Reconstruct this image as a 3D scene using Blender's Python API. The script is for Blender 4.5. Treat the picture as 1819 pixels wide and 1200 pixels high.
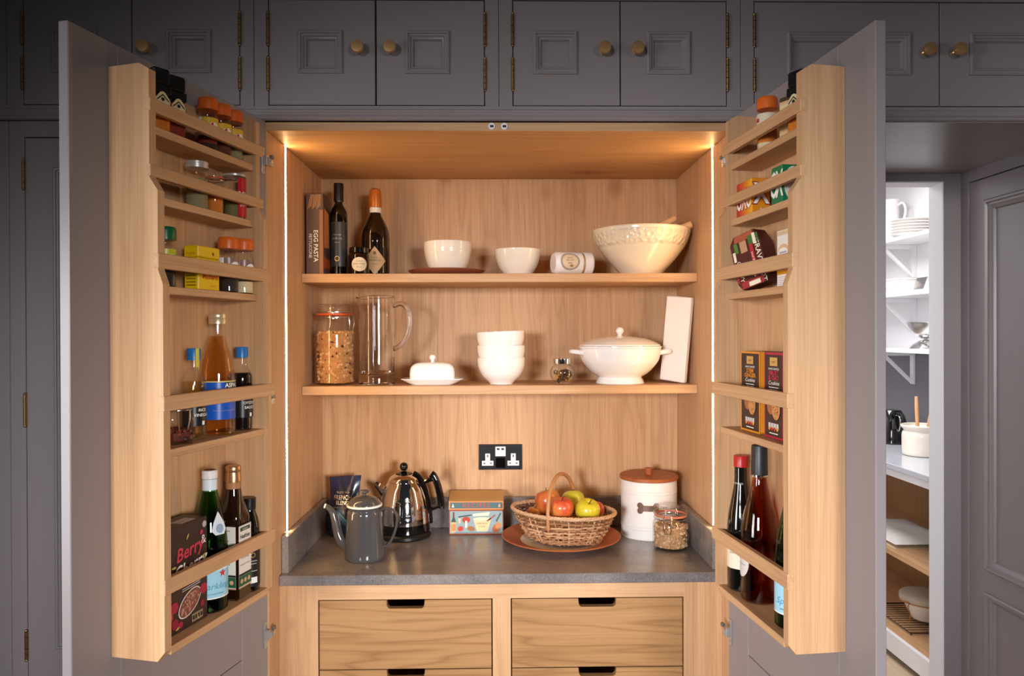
import bpy, bmesh, math, random
from math import sin, cos, pi, radians as R
from mathutils import Vector, Matrix

for _o in list(bpy.data.objects):
    bpy.data.objects.remove(_o)
SC = bpy.context.scene
COL = SC.collection
rnd = random.Random(7)

# ------------------------------------------------------------------ camera
def make_camera():
    yaw, pitch, roll = .0179, -.0043, -.0034
    cy, sy, cp, sp, cr, sr = cos(yaw), sin(yaw), cos(pitch), sin(pitch), cos(roll), sin(roll)
    r0 = Vector((cy, -sy, 0))
    r1 = Vector((sy * cp, cy * cp, sp))
    r2 = Vector((-sy * sp, -cy * sp, cp))
    right = r0 * cr + r2 * sr
    up = r2 * cr - r0 * sr
    m = Matrix((right, up, -r1)).transposed().to_4x4()
    m.translation = (-.0054, -1.8923, 1.5565)
    cd = bpy.data.cameras.new('camera')
    cd.sensor_width = 36
    cd.lens = 1320.59 / 1819 * 36
    cd.clip_start = .05
    co = bpy.data.objects.new('camera', cd)
    COL.objects.link(co)
    co.matrix_world = m
    SC.camera = co
make_camera()

# ------------------------------------------------------------------ light
SC.view_settings.view_transform = 'Standard'
SC.view_settings.look = 'None'
SC.view_settings.gamma = 1
SC.view_settings.use_curve_mapping = False
SC.view_settings.exposure = 0.0
W = bpy.data.worlds.new('world')
SC.world = W
W.use_nodes = True
W.node_tree.nodes['Background'].inputs[0].default_value = (.85, .92, 1, 1)
W.node_tree.nodes['Background'].inputs[1].default_value = .022

def area(name, loc, target, sx, sy, watts, col, spread=180):
    ld = bpy.data.lights.new(name, 'AREA')
    ld.shape = 'RECTANGLE'
    ld.size, ld.size_y, ld.energy, ld.color = sx, sy, watts, col
    ld.spread = R(spread)
    o = bpy.data.objects.new(name, ld)
    COL.objects.link(o)
    o.location = loc
    o.rotation_euler = (Vector(target) - Vector(loc)).to_track_quat('-Z', 'Y').to_euler()
    return o
area('softbox_light', (-2.0, -5.2, 1.75), (.30, 0, .98), .9, .9, 10.3, (.97, .97, 1), 31)
area('softbox_light', (1.9, -5.0, 1.7), (-.33, 0, .95), .9, .9, 7.5, (1, .97, .95), 28)
area('side_window_light', (-2.7, -2.1, 1.2), (-.2, -.75, 1.15), .9, 1.4, 5, (.95, .97, 1), 48)
area('right_fill_light', (1.25, -2.6, 2.35), (1.72, .3, 1.65), .4, .4, 1.6, (1, .97, .95), 36)  # added fill, brightens the doorway jamb and the wide cabinet on the right
area('pantry_ceiling_light', (1.45, 1.75, 2.48), (1.45, 1.75, 0), .9, .9, 38, (1, .98, .97))
LED_STRENGTH = 72

# ------------------------------------------------------------------ materials
def lin(c):
    if isinstance(c, str):
        c = [int(c[i:i + 2], 16) / 255 for i in (1, 3, 5)]
        c = [x / 12.92 if x <= .04045 else ((x + .055) / 1.055) ** 2.4 for x in c]
    return (c[0], c[1], c[2], 1)
MATS = {}
def new_mat(name):
    m = bpy.data.materials.new(name)
    m.use_nodes = True
    MATS[name] = m
    nt = m.node_tree
    b = nt.nodes['Principled BSDF']
    return m, nt, b
def pbr(name, col, rough=.5, metal=0, spec=.5, coat=0, trans=0, ior=1.45, emit=None, estr=0, noise=0, nscale=40, bump=0, bscale=200, sss=0):
    m, nt, b = new_mat(name)
    b.inputs['Base Color'].default_value = lin(col)
    b.inputs['Roughness'].default_value = rough
    b.inputs['Metallic'].default_value = metal
    b.inputs['Specular IOR Level'].default_value = spec
    b.inputs['Coat Weight'].default_value = coat
    b.inputs['Coat Roughness'].default_value = .05
    b.inputs['Transmission Weight'].default_value = trans
    b.inputs['IOR'].default_value = ior
    if sss:
        b.inputs['Subsurface Weight'].default_value = sss
        b.inputs['Subsurface Radius'].default_value = (.01, .006, .004)
    if emit:
        b.inputs['Emission Color'].default_value = lin(emit)
        b.inputs['Emission Strength'].default_value = estr
    if noise or bump:
        tc = nt.nodes.new('ShaderNodeTexCoord')
    if noise:
        n = nt.nodes.new('ShaderNodeTexNoise')
        n.inputs['Scale'].default_value = nscale
        n.inputs['Detail'].default_value = 4
        nt.links.new(tc.outputs['Object'], n.inputs['Vector'])
        mx = nt.nodes.new('ShaderNodeMix')
        mx.data_type = 'RGBA'
        c = lin(col)
        mx.inputs['A'].default_value = tuple(x * (1 - noise) for x in c[:3]) + (1,)
        mx.inputs['B'].default_value = tuple(min(1, x * (1 + noise)) for x in c[:3]) + (1,)
        nt.links.new(n.outputs['Fac'], mx.inputs['Factor'])
        nt.links.new(mx.outputs['Result'], b.inputs['Base Color'])
    if bump:
        n2 = nt.nodes.new('ShaderNodeTexNoise')
        n2.inputs['Scale'].default_value = bscale
        nt.links.new(tc.outputs['Object'], n2.inputs['Vector'])
        bp = nt.nodes.new('ShaderNodeBump')
        bp.inputs['Strength'].default_value = bump
        bp.inputs['Distance'].default_value = .002
        nt.links.new(n2.outputs['Fac'], bp.inputs['Height'])
        nt.links.new(bp.outputs['Normal'], b.inputs['Normal'])
    return m
def glass(name, tint=(1, 1, 1), ior=1.5, rough=.01):
    # thin-walled clear glass: Fresnel reflection over tinted transmission
    m, nt, b = new_mat(name)
    nt.nodes.remove(b)
    out = nt.nodes['Material Output']
    tr = nt.nodes.new('ShaderNodeBsdfTransparent')
    tr.inputs[0].default_value = (*tint, 1)
    gl = nt.nodes.new('ShaderNodeBsdfGlossy')
    gl.inputs['Roughness'].default_value = rough
    fr = nt.nodes.new('ShaderNodeFresnel')
    fr.inputs['IOR'].default_value = ior
    mx = nt.nodes.new('ShaderNodeMixShader')
    ge = nt.nodes.new('ShaderNodeNewGeometry')
    mr = nt.nodes.new('ShaderNodeMapRange')
    mr.inputs['To Min'].default_value = ior
    mr.inputs['To Max'].default_value = 1 / ior
    nt.links.new(ge.outputs['Backfacing'], mr.inputs['Value'])
    nt.links.new(mr.outputs[0], fr.inputs['IOR'])
    nt.links.new(fr.outputs[0], mx.inputs[0])
    nt.links.new(tr.outputs[0], mx.inputs[1])
    nt.links.new(gl.outputs[0], mx.inputs[2])
    nt.links.new(mx.outputs[0], out.inputs[0])
    return m
def oak(name, axis, light='#d3a87e', dark='#a87a50', cath=9, rough=.5, big=1.0, knots=0, contrast=.55, wr=.20, wf=.42, wm=.50):
    m, nt, b = new_mat(name)
    N, L = nt.nodes.new, nt.links.new
    tc, oi = N('ShaderNodeTexCoord'), N('ShaderNodeObjectInfo')
    off = N('ShaderNodeVectorMath'); off.operation = 'SCALE'
    off.inputs[0].default_value = (17.3, 9.1, 23.7)
    L(oi.outputs['Random'], off.inputs['Scale'])
    add = N('ShaderNodeVectorMath'); add.operation = 'ADD'
    L(tc.outputs['Object'], add.inputs[0]); L(off.outputs[0], add.inputs[1])
    def stretched(cross, along, scale, detail, rough_=.5, dist=0):
        v = [cross] * 3
        v['xyz'.index(axis)] = along
        mp = N('ShaderNodeMapping')
        mp.inputs['Scale'].default_value = v
        L(add.outputs[0], mp.inputs['Vector'])
        n = N('ShaderNodeTexNoise')
        n.inputs['Scale'].default_value = scale
        n.inputs['Detail'].default_value = detail
        n.inputs['Roughness'].default_value = rough_
        n.inputs['Distortion'].default_value = dist
        L(mp.outputs[0], n.inputs['Vector'])
        return n.outputs['Fac']
    def math_(op, a, bb=None):
        n = N('ShaderNodeMath'); n.operation = op
        for i, x in enumerate((a, bb)):
            if x is None: continue
            if isinstance(x, (int, float)): n.inputs[i].default_value = x
            else: L(x, n.inputs[i])
        return n.outputs[0]
    base = stretched(5 * big, .42 * big, 1.6, 2, .45)
    rings = math_('PINGPONG', math_('MULTIPLY', base, cath * 2), 1.0)
    rings = math_('POWER', rings, 3.0)
    fine = stretched(300, 4.5, 1, 3, .6)
    mid = stretched(75, 1.3, 1.0, 3, .6)
    wide = stretched(9, .5, 1.0, 2, .5)
    fine = math_('MULTIPLY', math_('SUBTRACT', fine, .40), 2.6)
    f = math_('ADD', math_('MULTIPLY', rings, wr), math_('MULTIPLY', fine, wf))
    f = math_('ADD', f, math_('MULTIPLY', mid, wm))
    f = math_('ADD', f, math_('MULTIPLY', wide, .30))
    f = math_('ADD', f, -.25)
    if knots:
        mp = N('ShaderNodeMapping')
        s = [1.0] * 3
        s['xyz'.index(axis)] = .62
        mp.inputs['Scale'].default_value = s
        L(add.outputs[0], mp.inputs['Vector'])
        vo = N('ShaderNodeTexVoronoi')
        vo.inputs['Scale'].default_value = knots
        L(mp.outputs[0], vo.inputs['Vector'])
        k = N('ShaderNodeMapRange')
        k.inputs['From Min'].default_value = .0
        k.inputs['From Max'].default_value = .16
        k.inputs['To Min'].default_value = .9
        k.inputs['To Max'].default_value = 0
        L(vo.outputs['Distance'], k.inputs['Value'])
        f = math_('ADD', f, k.outputs[0])
    ramp = N('ShaderNodeMix'); ramp.data_type = 'RGBA'; ramp.clamp_factor = True
    li, da = lin(light), lin(dark)
    mixc = tuple(li[i] * (1 - contrast) + da[i] * contrast for i in range(3))
    ramp.inputs['A'].default_value = li
    ramp.inputs['B'].default_value = (*mixc, 1) if contrast < 1 else da
    L(f, ramp.inputs['Factor'])
    L(ramp.outputs['Result'], b.inputs['Base Color'])
    b.inputs['Roughness'].default_value = rough
    b.inputs['Specular IOR Level'].default_value = .35
    bp = N('ShaderNodeBump')
    bp.inputs['Strength'].default_value = .12
    bp.inputs['Distance'].default_value = .0012
    L(fine, bp.inputs['Height'])
    L(bp.outputs['Normal'], b.inputs['Normal'])
    return m
OKX = oak('oak_grain_x', 'x', contrast=1.0)
OKY = oak('oak_grain_y', 'y', contrast=1.0)
OKZ = oak('oak_grain_z', 'z', contrast=1.0)
OKBACK = oak('oak_back', 'z', cath=9, knots=4.6, big=1.4, wr=.24, contrast=1.0, dark='#9f724a')
OKDRAW = oak('oak_drawer', 'x', cath=13, big=1.35, wr=.55, wf=.35, wm=.3, contrast=1.0, light='#ae8355', dark='#845a32')
OKTOP = oak('oak_ceiling', 'x', cath=6, knots=3.2, contrast=1.0)
PAINT = pbr('grey_paint', '#8f8687', .30, noise=.02, nscale=3, bump=.03, bscale=60)
WHITEP = pbr('white_paint', '#ecebee', .5)
STONE = None
def stone():
    m, nt, b = new_mat('grey_stone')
    N, L = nt.nodes.new, nt.links.new
    tc = N('ShaderNodeTexCoord')
    n = N('ShaderNodeTexNoise'); n.inputs['Scale'].default_value = 5; n.inputs['Detail'].default_value = 8; n.inputs['Roughness'].default_value = .65
    n2 = N('ShaderNodeTexNoise'); n2.inputs['Scale'].default_value = 260; n2.inputs['Detail'].default_value = 3
    L(tc.outputs['Object'], n.inputs['Vector']); L(tc.outputs['Object'], n2.inputs['Vector'])
    a = N('ShaderNodeMath'); a.operation = 'MULTIPLY_ADD'; a.inputs[1].default_value = .55
    L(n2.outputs['Fac'], a.inputs[0]); L(n.outputs['Fac'], a.inputs[2])
    cr = N('ShaderNodeValToRGB')
    cr.color_ramp.elements[0].position = .5; cr.color_ramp.elements[0].color = lin('#575355')
    cr.color_ramp.elements[1].position = 1.0; cr.color_ramp.elements[1].color = lin('#968d88')
    L(a.outputs[0], cr.inputs[0])
    L(cr.outputs[0], b.inputs['Base Color'])
    b.inputs['Roughness'].default_value = .22
    b.inputs['Specular IOR Level'].default_value = 1.0
    bp = N('ShaderNodeBump'); bp.inputs['Strength'].default_value = .25; bp.inputs['Distance'].default_value = .001
    L(n2.outputs['Fac'], bp.inputs['Height']); L(bp.outputs[0], b.inputs['Normal'])
    return m
STONE = stone()
LEDM = pbr('led_warm', '#ffffff', .5, emit=(1, .63, .27), estr=LED_STRENGTH)
BRASS = pbr('brass', (.80, .47, .20), .30, .8)
BRASSOLD = pbr('aged_brass', (.42, .24, .10), .35, 1, noise=.3, nscale=150)
CHROME = pbr('chrome', (.80, .79, .78), .06, 1)
STEEL = pbr('steel', (.62, .61, .60), .25, 1)
NICKEL = pbr('nickel', (.60, .57, .54), .32, .75)
SILVER = pbr('silver_lid', (.74, .73, .71), .28, .6)
PLATE = pbr('chrome_plate', (.85, .84, .83), .12, 1)
BLACK = pbr('black_plastic', '#141414', .35)
GLOSSBLACK = pbr('black_gloss', '#0c0a0a', .08, coat=.5)
DARKGAP = pbr('dark_void', '#100d0c', .9)
CERAM = pbr('cream_ceramic', '#f1e6d6', .14, coat=.4)
WCERAM = pbr('white_ceramic', '#f4efec', .12, coat=.4)
TERRA = pbr('terracotta', '#b0623a', .5, noise=.12, nscale=12)
BROWNPL = pbr('brown_plate', '#8a4b33', .4)
GLASS = glass('clear_glass')
SOLIDGLASS = pbr('solid_glass', (1, 1, 1), .0, trans=1, ior=1.45)
WOODM = pbr('spoon_wood', '#d9a877', .5, noise=.12, nscale=30)
LIDWOOD = oak('acacia_lid', 'x', light='#b5683a', dark='#7a3d1d', contrast=1.0, rough=.4)
def flat(hexc, rough=.5):
    k = 'print_' + hexc[1:] + ('' if rough == .5 else '_g%d' % (rough * 100))
    return MATS.get(k) or pbr(k, hexc, rough)

# ------------------------------------------------------------------ mesh helpers
class MB:
    def __init__(s):
        s.v, s.f, s.m = [], [], []
    def add(s, verts, faces, m=0):
        k = len(s.v)
        s.v += [tuple(p) for p in verts]
        s.f += [tuple(i + k for i in q) for q in faces]
        s.m += [m] * len(faces)
        return s
    def box(s, x0, x1, y0, y1, z0, z1, m=0):
        x0, x1 = sorted((x0, x1)); y0, y1 = sorted((y0, y1)); z0, z1 = sorted((z0, z1))
        return s.add([(x, y, z) for x in (x0, x1) for y in (y0, y1) for z in (z0, z1)],
                     [(0, 1, 3, 2), (4, 6, 7, 5), (0, 4, 5, 1), (2, 3, 7, 6), (0, 2, 6, 4), (1, 5, 7, 3)], m)
    def cbox(s, x0, x1, y0, y1, z0, z1, b=.0015, m=0):
        x0, x1 = sorted((x0, x1)); y0, y1 = sorted((y0, y1)); z0, z1 = sorted((z0, z1))
        b = min(b, (x1 - x0) * .45, (y1 - y0) * .45, (z1 - z0) * .45)
        X, Y, Z = (x0, x1), (y0, y1), (z0, z1)
        vs, idx = [], {}
        sg = (1, -1)
        for i in (0, 1):
            for j in (0, 1):
                for k in (0, 1):
                    x, y, z = X[i], Y[j], Z[k]
                    xi, yi, zi = x + sg[i] * b, y + sg[j] * b, z + sg[k] * b
                    for a, p in enumerate(((x, yi, zi), (xi, y, zi), (xi, yi, z))):
                        idx[i, j, k, a] = len(vs); vs.append(p)
        fs = []
        for i in (0, 1):
            fs.append(tuple(idx[i, j, k, 0] for j, k in ((0, 0), (1, 0), (1, 1), (0, 1))))
            fs.append(tuple(idx[j, i, k, 1] for j, k in ((0, 0), (1, 0), (1, 1), (0, 1))))
            fs.append(tuple(idx[j, k, i, 2] for j, k in ((0, 0), (1, 0), (1, 1), (0, 1))))
        for p in (0, 1):
            for q in (0, 1):
                fs.append((idx[p, q, 0, 0], idx[p, q, 1, 0], idx[p, q, 1, 1], idx[p, q, 0, 1]))
                fs.append((idx[p, 0, q, 0], idx[p, 1, q, 0], idx[p, 1, q, 2], idx[p, 0, q, 2]))
                fs.append((idx[0, p, q, 1], idx[1, p, q, 1], idx[1, p, q, 2], idx[0, p, q, 2]))
        for i in (0, 1):
            for j in (0, 1):
                for k in (0, 1):
                    fs.append(tuple(idx[i, j, k, a] for a in (0, 1, 2)))
        return s.add(vs, fs, m)
    def lathe(s, prof, seg=32, c=(0, 0, 0), m=0, a0=None, a1=None, warp=None, axis='z'):
        # profile of (r, z); angle 0 looks to -Y
        full = a0 is None
        n = seg if full else seg + 1
        A = [2 * pi * i / seg for i in range(seg)] if full else [a0 + (a1 - a0) * i / seg for i in range(n)]
        vs, rows = [], []
        for r, z in prof:
            if r < 1e-7 and full:
                rows.append([len(vs)]); vs.append((0, 0, z))
            else:
                rows.append(list(range(len(vs), len(vs) + n)))
                vs += [(r * sin(a), -r * cos(a), z) for a in A]
        fs = []
        for p, q in zip(rows, rows[1:]):
            if len(p) == 1 and len(q) == 1: continue
            for i in range(n if full else n - 1):
                j = (i + 1) % n
                if len(p) == 1: fs.append((p[0], q[i], q[j]))
                elif len(q) == 1: fs.append((p[i], p[j], q[0]))
                else: fs.append((p[i], p[j], q[j], q[i]))
        if warp: vs = [warp(*p) for p in vs]
        if axis == 'y': vs = [(x, -z, y) for x, y, z in vs]      # lathe axis towards -Y
        if axis == 'x': vs = [(z, y, -x) for x, y, z in vs]
        return s.add([(x + c[0], y + c[1], z + c[2]) for x, y, z in vs], fs, m)
    def tube(s, path, r, seg=8, closed=False, m=0, flatten=1):
        P = [Vector(p) for p in path]
        n = len(P)
        rr = r if isinstance(r, (list, tuple)) else [r] * n
        vs, fs = [], []
        ref = None
        for i in range(n):
            t = (P[(i + 1) % n] - P[i - 1]) if closed else (P[min(i + 1, n - 1)] - P[max(i - 1, 0)])
            t.normalize()
            if ref is None:
                ref = Vector((0, 0, 1)) if abs(t.z) < .9 else Vector((1, 0, 0))
            a = (ref - t * ref.dot(t))
            if a.length < 1e-6: a = t.orthogonal()
            a.normalize()
            ref = a
            b_ = t.cross(a)
            for k in range(seg):
                q = 2 * pi * k / seg
                vs.append(P[i] + a * (rr[i] * cos(q)) + b_ * (rr[i] * flatten * sin(q)))
        for i in range(n if closed else n - 1):
            for k in range(seg):
                j, l = (i + 1) % n, (k + 1) % seg
                fs.append((i * seg + k, i * seg + l, j * seg + l, j * seg + k))
        if not closed:
            fs.append(tuple(range(seg))[::-1]); fs.append(tuple((n - 1) * seg + k for k in range(seg)))
        return s.add(vs, fs, m)
    def prism(s, poly, axis, a0, a1, m=0):
        n = len(poly)
        f = {'x': lambda p, a: (a, p[0], p[1]), 'y': lambda p, a: (p[0], a, p[1]), 'z': lambda p, a: (p[0], p[1], a)}[axis]
        vs = [f(p, a0) for p in poly] + [f(p, a1) for p in poly]
        fs = [tuple(range(n)), tuple(range(2 * n - 1, n - 1, -1))] + [(i, (i + 1) % n, n + (i + 1) % n, n + i) for i in range(n)]
        return s.add(vs, fs, m)
    def sphere(s, c, r, seg=16, rings=10, m=0):
        r = r if isinstance(r, tuple) else (r, r, r)
        prof = [(sin(pi * i / rings), -cos(pi * i / rings)) for i in range(rings + 1)]
        prof[0] = (0, -1); prof[-1] = (0, 1)
        return s.lathe(prof, seg, c, m, warp=lambda x, y, z: (x * r[0], y * r[1], z * r[2]))
    def nest(s, rects, y_of, m=0):
        # nested rectangles in the xz plane: (x0,x1,z0,z1) each with its own y, outside to inside, closed by a centre face
        vs, fs = [], []
        for (x0, x1, z0, z1), y in zip(rects, y_of):
            vs += [(x0, y, z0), (x1, y, z0), (x1, y, z1), (x0, y, z1)]
        for k in range(len(rects) - 1):
            for i in range(4):
                j = (i + 1) % 4
                fs.append((4 * k + i, 4 * k + j, 4 * k + 4 + j, 4 * k + 4 + i))
        return s.add(vs, fs, m)
    def xf(s, M):
        s.v = [tuple(M @ Vector(p)) for p in s.v]
        return s
    def build(s, name, mats, parent=None, loc=(0, 0, 0), rz=0, smooth=35, recalc=True, rot=None):
        me = bpy.data.meshes.new(name)
        me.from_pydata(s.v, [], s.f)
        mats = mats if isinstance(mats, (list, tuple)) else [mats]
        for x in mats: me.materials.append(x)
        if len(mats) > 1:
            me.polygons.foreach_set('material_index', s.m)
        if recalc:
            bm = bmesh.new(); bm.from_mesh(me)
            bmesh.ops.recalc_face_normals(bm, faces=bm.faces)
            bm.to_mesh(me); bm.free()
        if smooth:
            me.polygons.foreach_set('use_smooth', [True] * len(me.polygons))
            me.set_sharp_from_angle(angle=R(smooth))
        o = bpy.data.objects.new(name, me)
        COL.objects.link(o)
        o.location = loc
        o.rotation_euler = rot or (0, 0, rz)
        if parent: o.parent = parent
        return o
def tag(o, label=None, cat=None, group=None, kind=None):
    if label: o['label'] = label
    if cat: o['category'] = cat
    if group: o['group'] = group
    if kind: o['kind'] = kind
    return o
def thing(name, label, cat, loc=(0, 0, 0), rz=0, group=None, kind=None):
    o = bpy.data.objects.new(name, None)
    COL.objects.link(o)
    o.empty_display_size = .02
    o.location = loc
    o.rotation_euler = (0, 0, rz)
    return tag(o, label, cat, group, kind)
def copy_tree(o, parent=None):
    c = o.copy(); COL.objects.link(c); c.parent = parent
    for ch in [x for x in bpy.data.objects if x.parent == o]:
        copy_tree(ch, c)
    return c
def text(body, size, mat, parent, fn, name='lettering', align='CENTER', rot=0, sx=1.0, bold=0, shear=0, spacing=1.0):
    cu = bpy.data.curves.new(name, 'FONT')
    cu.body = body; cu.size = size; cu.align_x = align; cu.align_y = 'CENTER'
    cu.resolution_u = 2; cu.offset = bold; cu.shear = shear; cu.space_character = spacing
    to = bpy.data.objects.new(name, cu)
    me = bpy.data.meshes.new_from_object(to)
    bpy.data.objects.remove(to)
    c, s_ = cos(rot), sin(rot)
    for v in me.vertices:
        x, y = v.co.x * sx, v.co.y
        v.co = fn(x * c - y * s_, x * s_ + y * c)
    me.materials.clear(); me.materials.append(mat)
    me.name = name
    o = bpy.data.objects.new(name, me)
    COL.objects.link(o)
    o.parent = parent
    return o
def on_front(y, x0=0, z0=0):           # flat face looking to -Y
    return lambda x, z: (x0 + x, y, z0 + z)
def on_right(x_, y0=0, z0=0):          # flat face looking to +X
    return lambda x, z: (x_, y0 + x, z0 + z)
def on_cyl(r, a0=0, z0=0):
    return lambda x, z: (r * sin(a0 + x / r), -r * cos(a0 + x / r), z0 + z)
def label_strip(r, z0, z1, a=.9, ac=0, seg=20, e=.0004):
    return MB().lathe([(r + e, z0), (r + e, z1)], seg, a0=ac - a, a1=ac + a)
def patch(pts, fn):
    return MB().add([fn(*p) for p in pts], [tuple(range(len(pts)))])
def disc(cx, cz, rx, rz_=None, n=20, rot=0):
    rz_ = rz_ or rx
    return [(cx + rx * cos(2 * pi * i / n) * cos(rot) - rz_ * sin(2 * pi * i / n) * sin(rot),
             cz + rx * cos(2 * pi * i / n) * sin(rot) + rz_ * sin(2 * pi * i / n) * cos(rot)) for i in range(n)]
def rectp(x0, x1, z0, z1):
    return [(x0, z0), (x1, z0), (x1, z1), (x0, z1)]
def arc(c, r, a0, a1, n, plane='xz', k=0):
    o = []
    for i in range(n + 1):
        a = a0 + (a1 - a0) * i / n
        p, q = c[0] + r * cos(a), c[1] + r * sin(a)
        o.append({'xz': (p, k, q), 'xy': (p, q, k), 'yz': (k, p, q)}[plane])
    return o

def cdisc(f, cx, cz, rx, rz_, n=24, rings=4, rot=0):
    vs, fs = [f(cx, cz)], []
    for k in range(1, rings + 1):
        vs += [f(*p) for p in disc(cx, cz, rx * k / rings, rz_ * k / rings, n, rot)]
    for i in range(n):
        j = (i + 1) % n
        fs.append((0, 1 + i, 1 + j))
        for k in range(rings - 1):
            fs.append((1 + k * n + i, 1 + (k + 1) * n + i, 1 + (k + 1) * n + j, 1 + k * n + j))
    return MB().add(vs, fs)
# ------------------------------------------------------------------ larder cupboard
SH = .59
larder = thing('larder_cabinet', 'large oak-lined larder cupboard with both grey doors swung open', 'cabinet')
for s in (-1, 1):
    MB().cbox(s * .59, s * .61, 0, .6, 0, 2.096, .001).build('side_panel', OKZ, larder)
MB().box(-SH, SH, .583, .6, .3, 2.074).build('back_panel', OKBACK, larder)
MB().cbox(-SH, SH, 0, .6, 2.0745, 2.096, .001).build('top_panel', OKTOP, larder)
for z in (1.7393, 1.4054):
    MB().cbox(-SH + .0005, SH - .0005, .322, .582, z - .026, z, .0015).build('shelf', OKX, larder)
for a, b in ((-SH, -.4885), (.4885, SH)):
    MB().box(a, b, .09, .112, 0, .8925).build('frame_stile', OKZ, larder)
MB().box(-.4885, .4885, .0902, .112, .8535, .8925).build('frame_rail', OKX, larder)
MB().box(-.0242, .0242, .0902, .112, 0, .8535).build('frame_stile', OKZ, larder)
def drawer_front(x0, x1, z0, z1):
    xc = (x0 + x1) / 2
    w, d, r = .050, .0225, .010
    poly = [(x0, z0), (x1, z0), (x1, z1), (xc + w + .001, z1)]
    poly += [(xc + w - r + r * cos(a), z1 - d + r + r * sin(a)) for a in [-(pi / 2) * i / 5 for i in range(6)]]
    poly += [(xc - w + r + r * cos(a), z1 - d + r + r * sin(a)) for a in [-pi / 2 - (pi / 2) * i / 5 for i in range(6)]]
    poly += [(xc - w - .001, z1), (x0, z1)]
    return MB().prism(poly, 'y', .093, .112)
for x0, x1 in ((-.485, -.0275), (.0275, .485)):
    for z0, z1 in ((.667, .850), (.478, .6640), (.24, .475)):
        d = drawer_front(x0, x1, z0, z1).build('drawer', OKDRAW, larder, smooth=0)
        bx = MB()
        bx.box(x0 + .02, x0 + .032, .1122, .5, z0 + .01, z1 - .035).box(x1 - .032, x1 - .02, .1122, .5, z0 + .01, z1 - .035)
        bx.box(x0 + .032, x1 - .032, .1122, .5, z0 + .01, z0 + .018).box(x0 + .032, x1 - .032, .488, .5, z0 + .018, z1 - .035)
        bx.build('drawer_box', OKY, d)
for s in (-1, 1):
    st = MB().cbox(s * .5895, s * .5868, .1505, .1605, 1.0205, 2.0735, .0005).build('led_strip', LEDM, larder)
    st['label'] = 'warm white light strip'
    MB().box(s * .5899, s * .5872, .1485, .1503, 1.0205, 2.0735).box(s * .5899, s * .5872, .1607, .1625, 1.0205, 2.0735).build('strip_channel', STEEL, st)
for x in (-.0215, .0105):
    c = MB().lathe([(0, .004), (.0085, .004), (.0085, .0005), (0, .0005)], 20, (x, 0, 2.0855), axis='y').build('magnetic_catch', WHITEP, larder)
    MB().box(x - .004, x + .005, -.0048, -.0041, 2.0825, 2.0880).build('magnet', BLACK, c)

# doors, each hinged at the cabinet side; local x runs along the door, local y points into the room side of the rack
HL = (-.5916, R(13.986), 1)
HR = (.5807, R(6.079), -1)
def door_frame(h):
    hx, a, s = h
    if s > 0: ux, uy = -sin(a), -cos(a)
    else: ux, uy = -sin(a), cos(a)
    return math.atan2(uy, ux)
def door_world(h, u, v, z=0):
    hx, a, s = h
    if s > 0: return (hx - u * sin(a) + v * cos(a), -u * cos(a) - v * sin(a), z)
    return (hx + u * sin(a) - v * cos(a), -u * cos(a) - v * sin(a), z)
DW, DT, DZ0, DZ1 = .6214, .0202, .13, 2.0986
def door(h, hz):
    s = h[2]
    f = MB()
    U = lambda a, b: sorted((s * a, s * b))
    st = .115
    f.cbox(*U(.003, st), -DT, 0, DZ0, DZ1, .0015).cbox(*U(DW - st, DW), -DT, 0, DZ0, DZ1, .0015)
    for z0, z1 in ((DZ0, .26), (.70, .782), (1.98, DZ1)):
        f.cbox(*U(st, DW - st), -DT, 0, z0, z1, .0015)
    d = f.build('door', PAINT, larder, (h[0], 0, 0), door_frame(h))
    for z0, z1 in ((.26, .70), (.782, 1.98)):
        MB().cbox(*U(st + .0012, DW - st - .0012), -DT + .006, -.0012, z0 + .0012, z1 - .0012, .0015).build('door_panel', PAINT, d)
    for z in hz:
        g = MB()
        g.cbox(*U(.010, .024), .0005, .003, z - .033, z + .033, .001, 0)
        g.cbox(*U(.013, .021), .003, .014, z - .012, z + .012, .001, 0)
        for zz in (-.024, .024):
            g.lathe([(0, .0045), (.004, .0045), (.004, .003), (0, .003)], 10, m=0, warp=lambda x, y, w, zz=zz, z=z: (s * .017 + x, w, z + zz + y))
        arm = MB().cbox(-.046, 0, -.007, .007, -.0075, .0075, .002)
        arm.cbox(-.034, -.008, .0070, .0095, -.005, .005, .001)
        arm.xf(Matrix.Translation((s * .019, .0135, z)) @ (Matrix.Rotation(R(20), 4, 'Z') if s > 0 else Matrix.Rotation(pi - R(20), 4, 'Z')))
        g.add(arm.v, arm.f, 0)
        g.cbox(*U(-.008, .002), .010, .018, z + .0075, z + .017, .001, 1)
        g.build('hinge', [NICKEL, pbr('hinge_dark', (.22, .20, .18), .4, .6) if 'hinge_dark' not in MATS else MATS['hinge_dark']], d)
    return d
door(HL, (.805, 1.39, 1.995))
door(HR, (.80, 1.39, 1.995))

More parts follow.
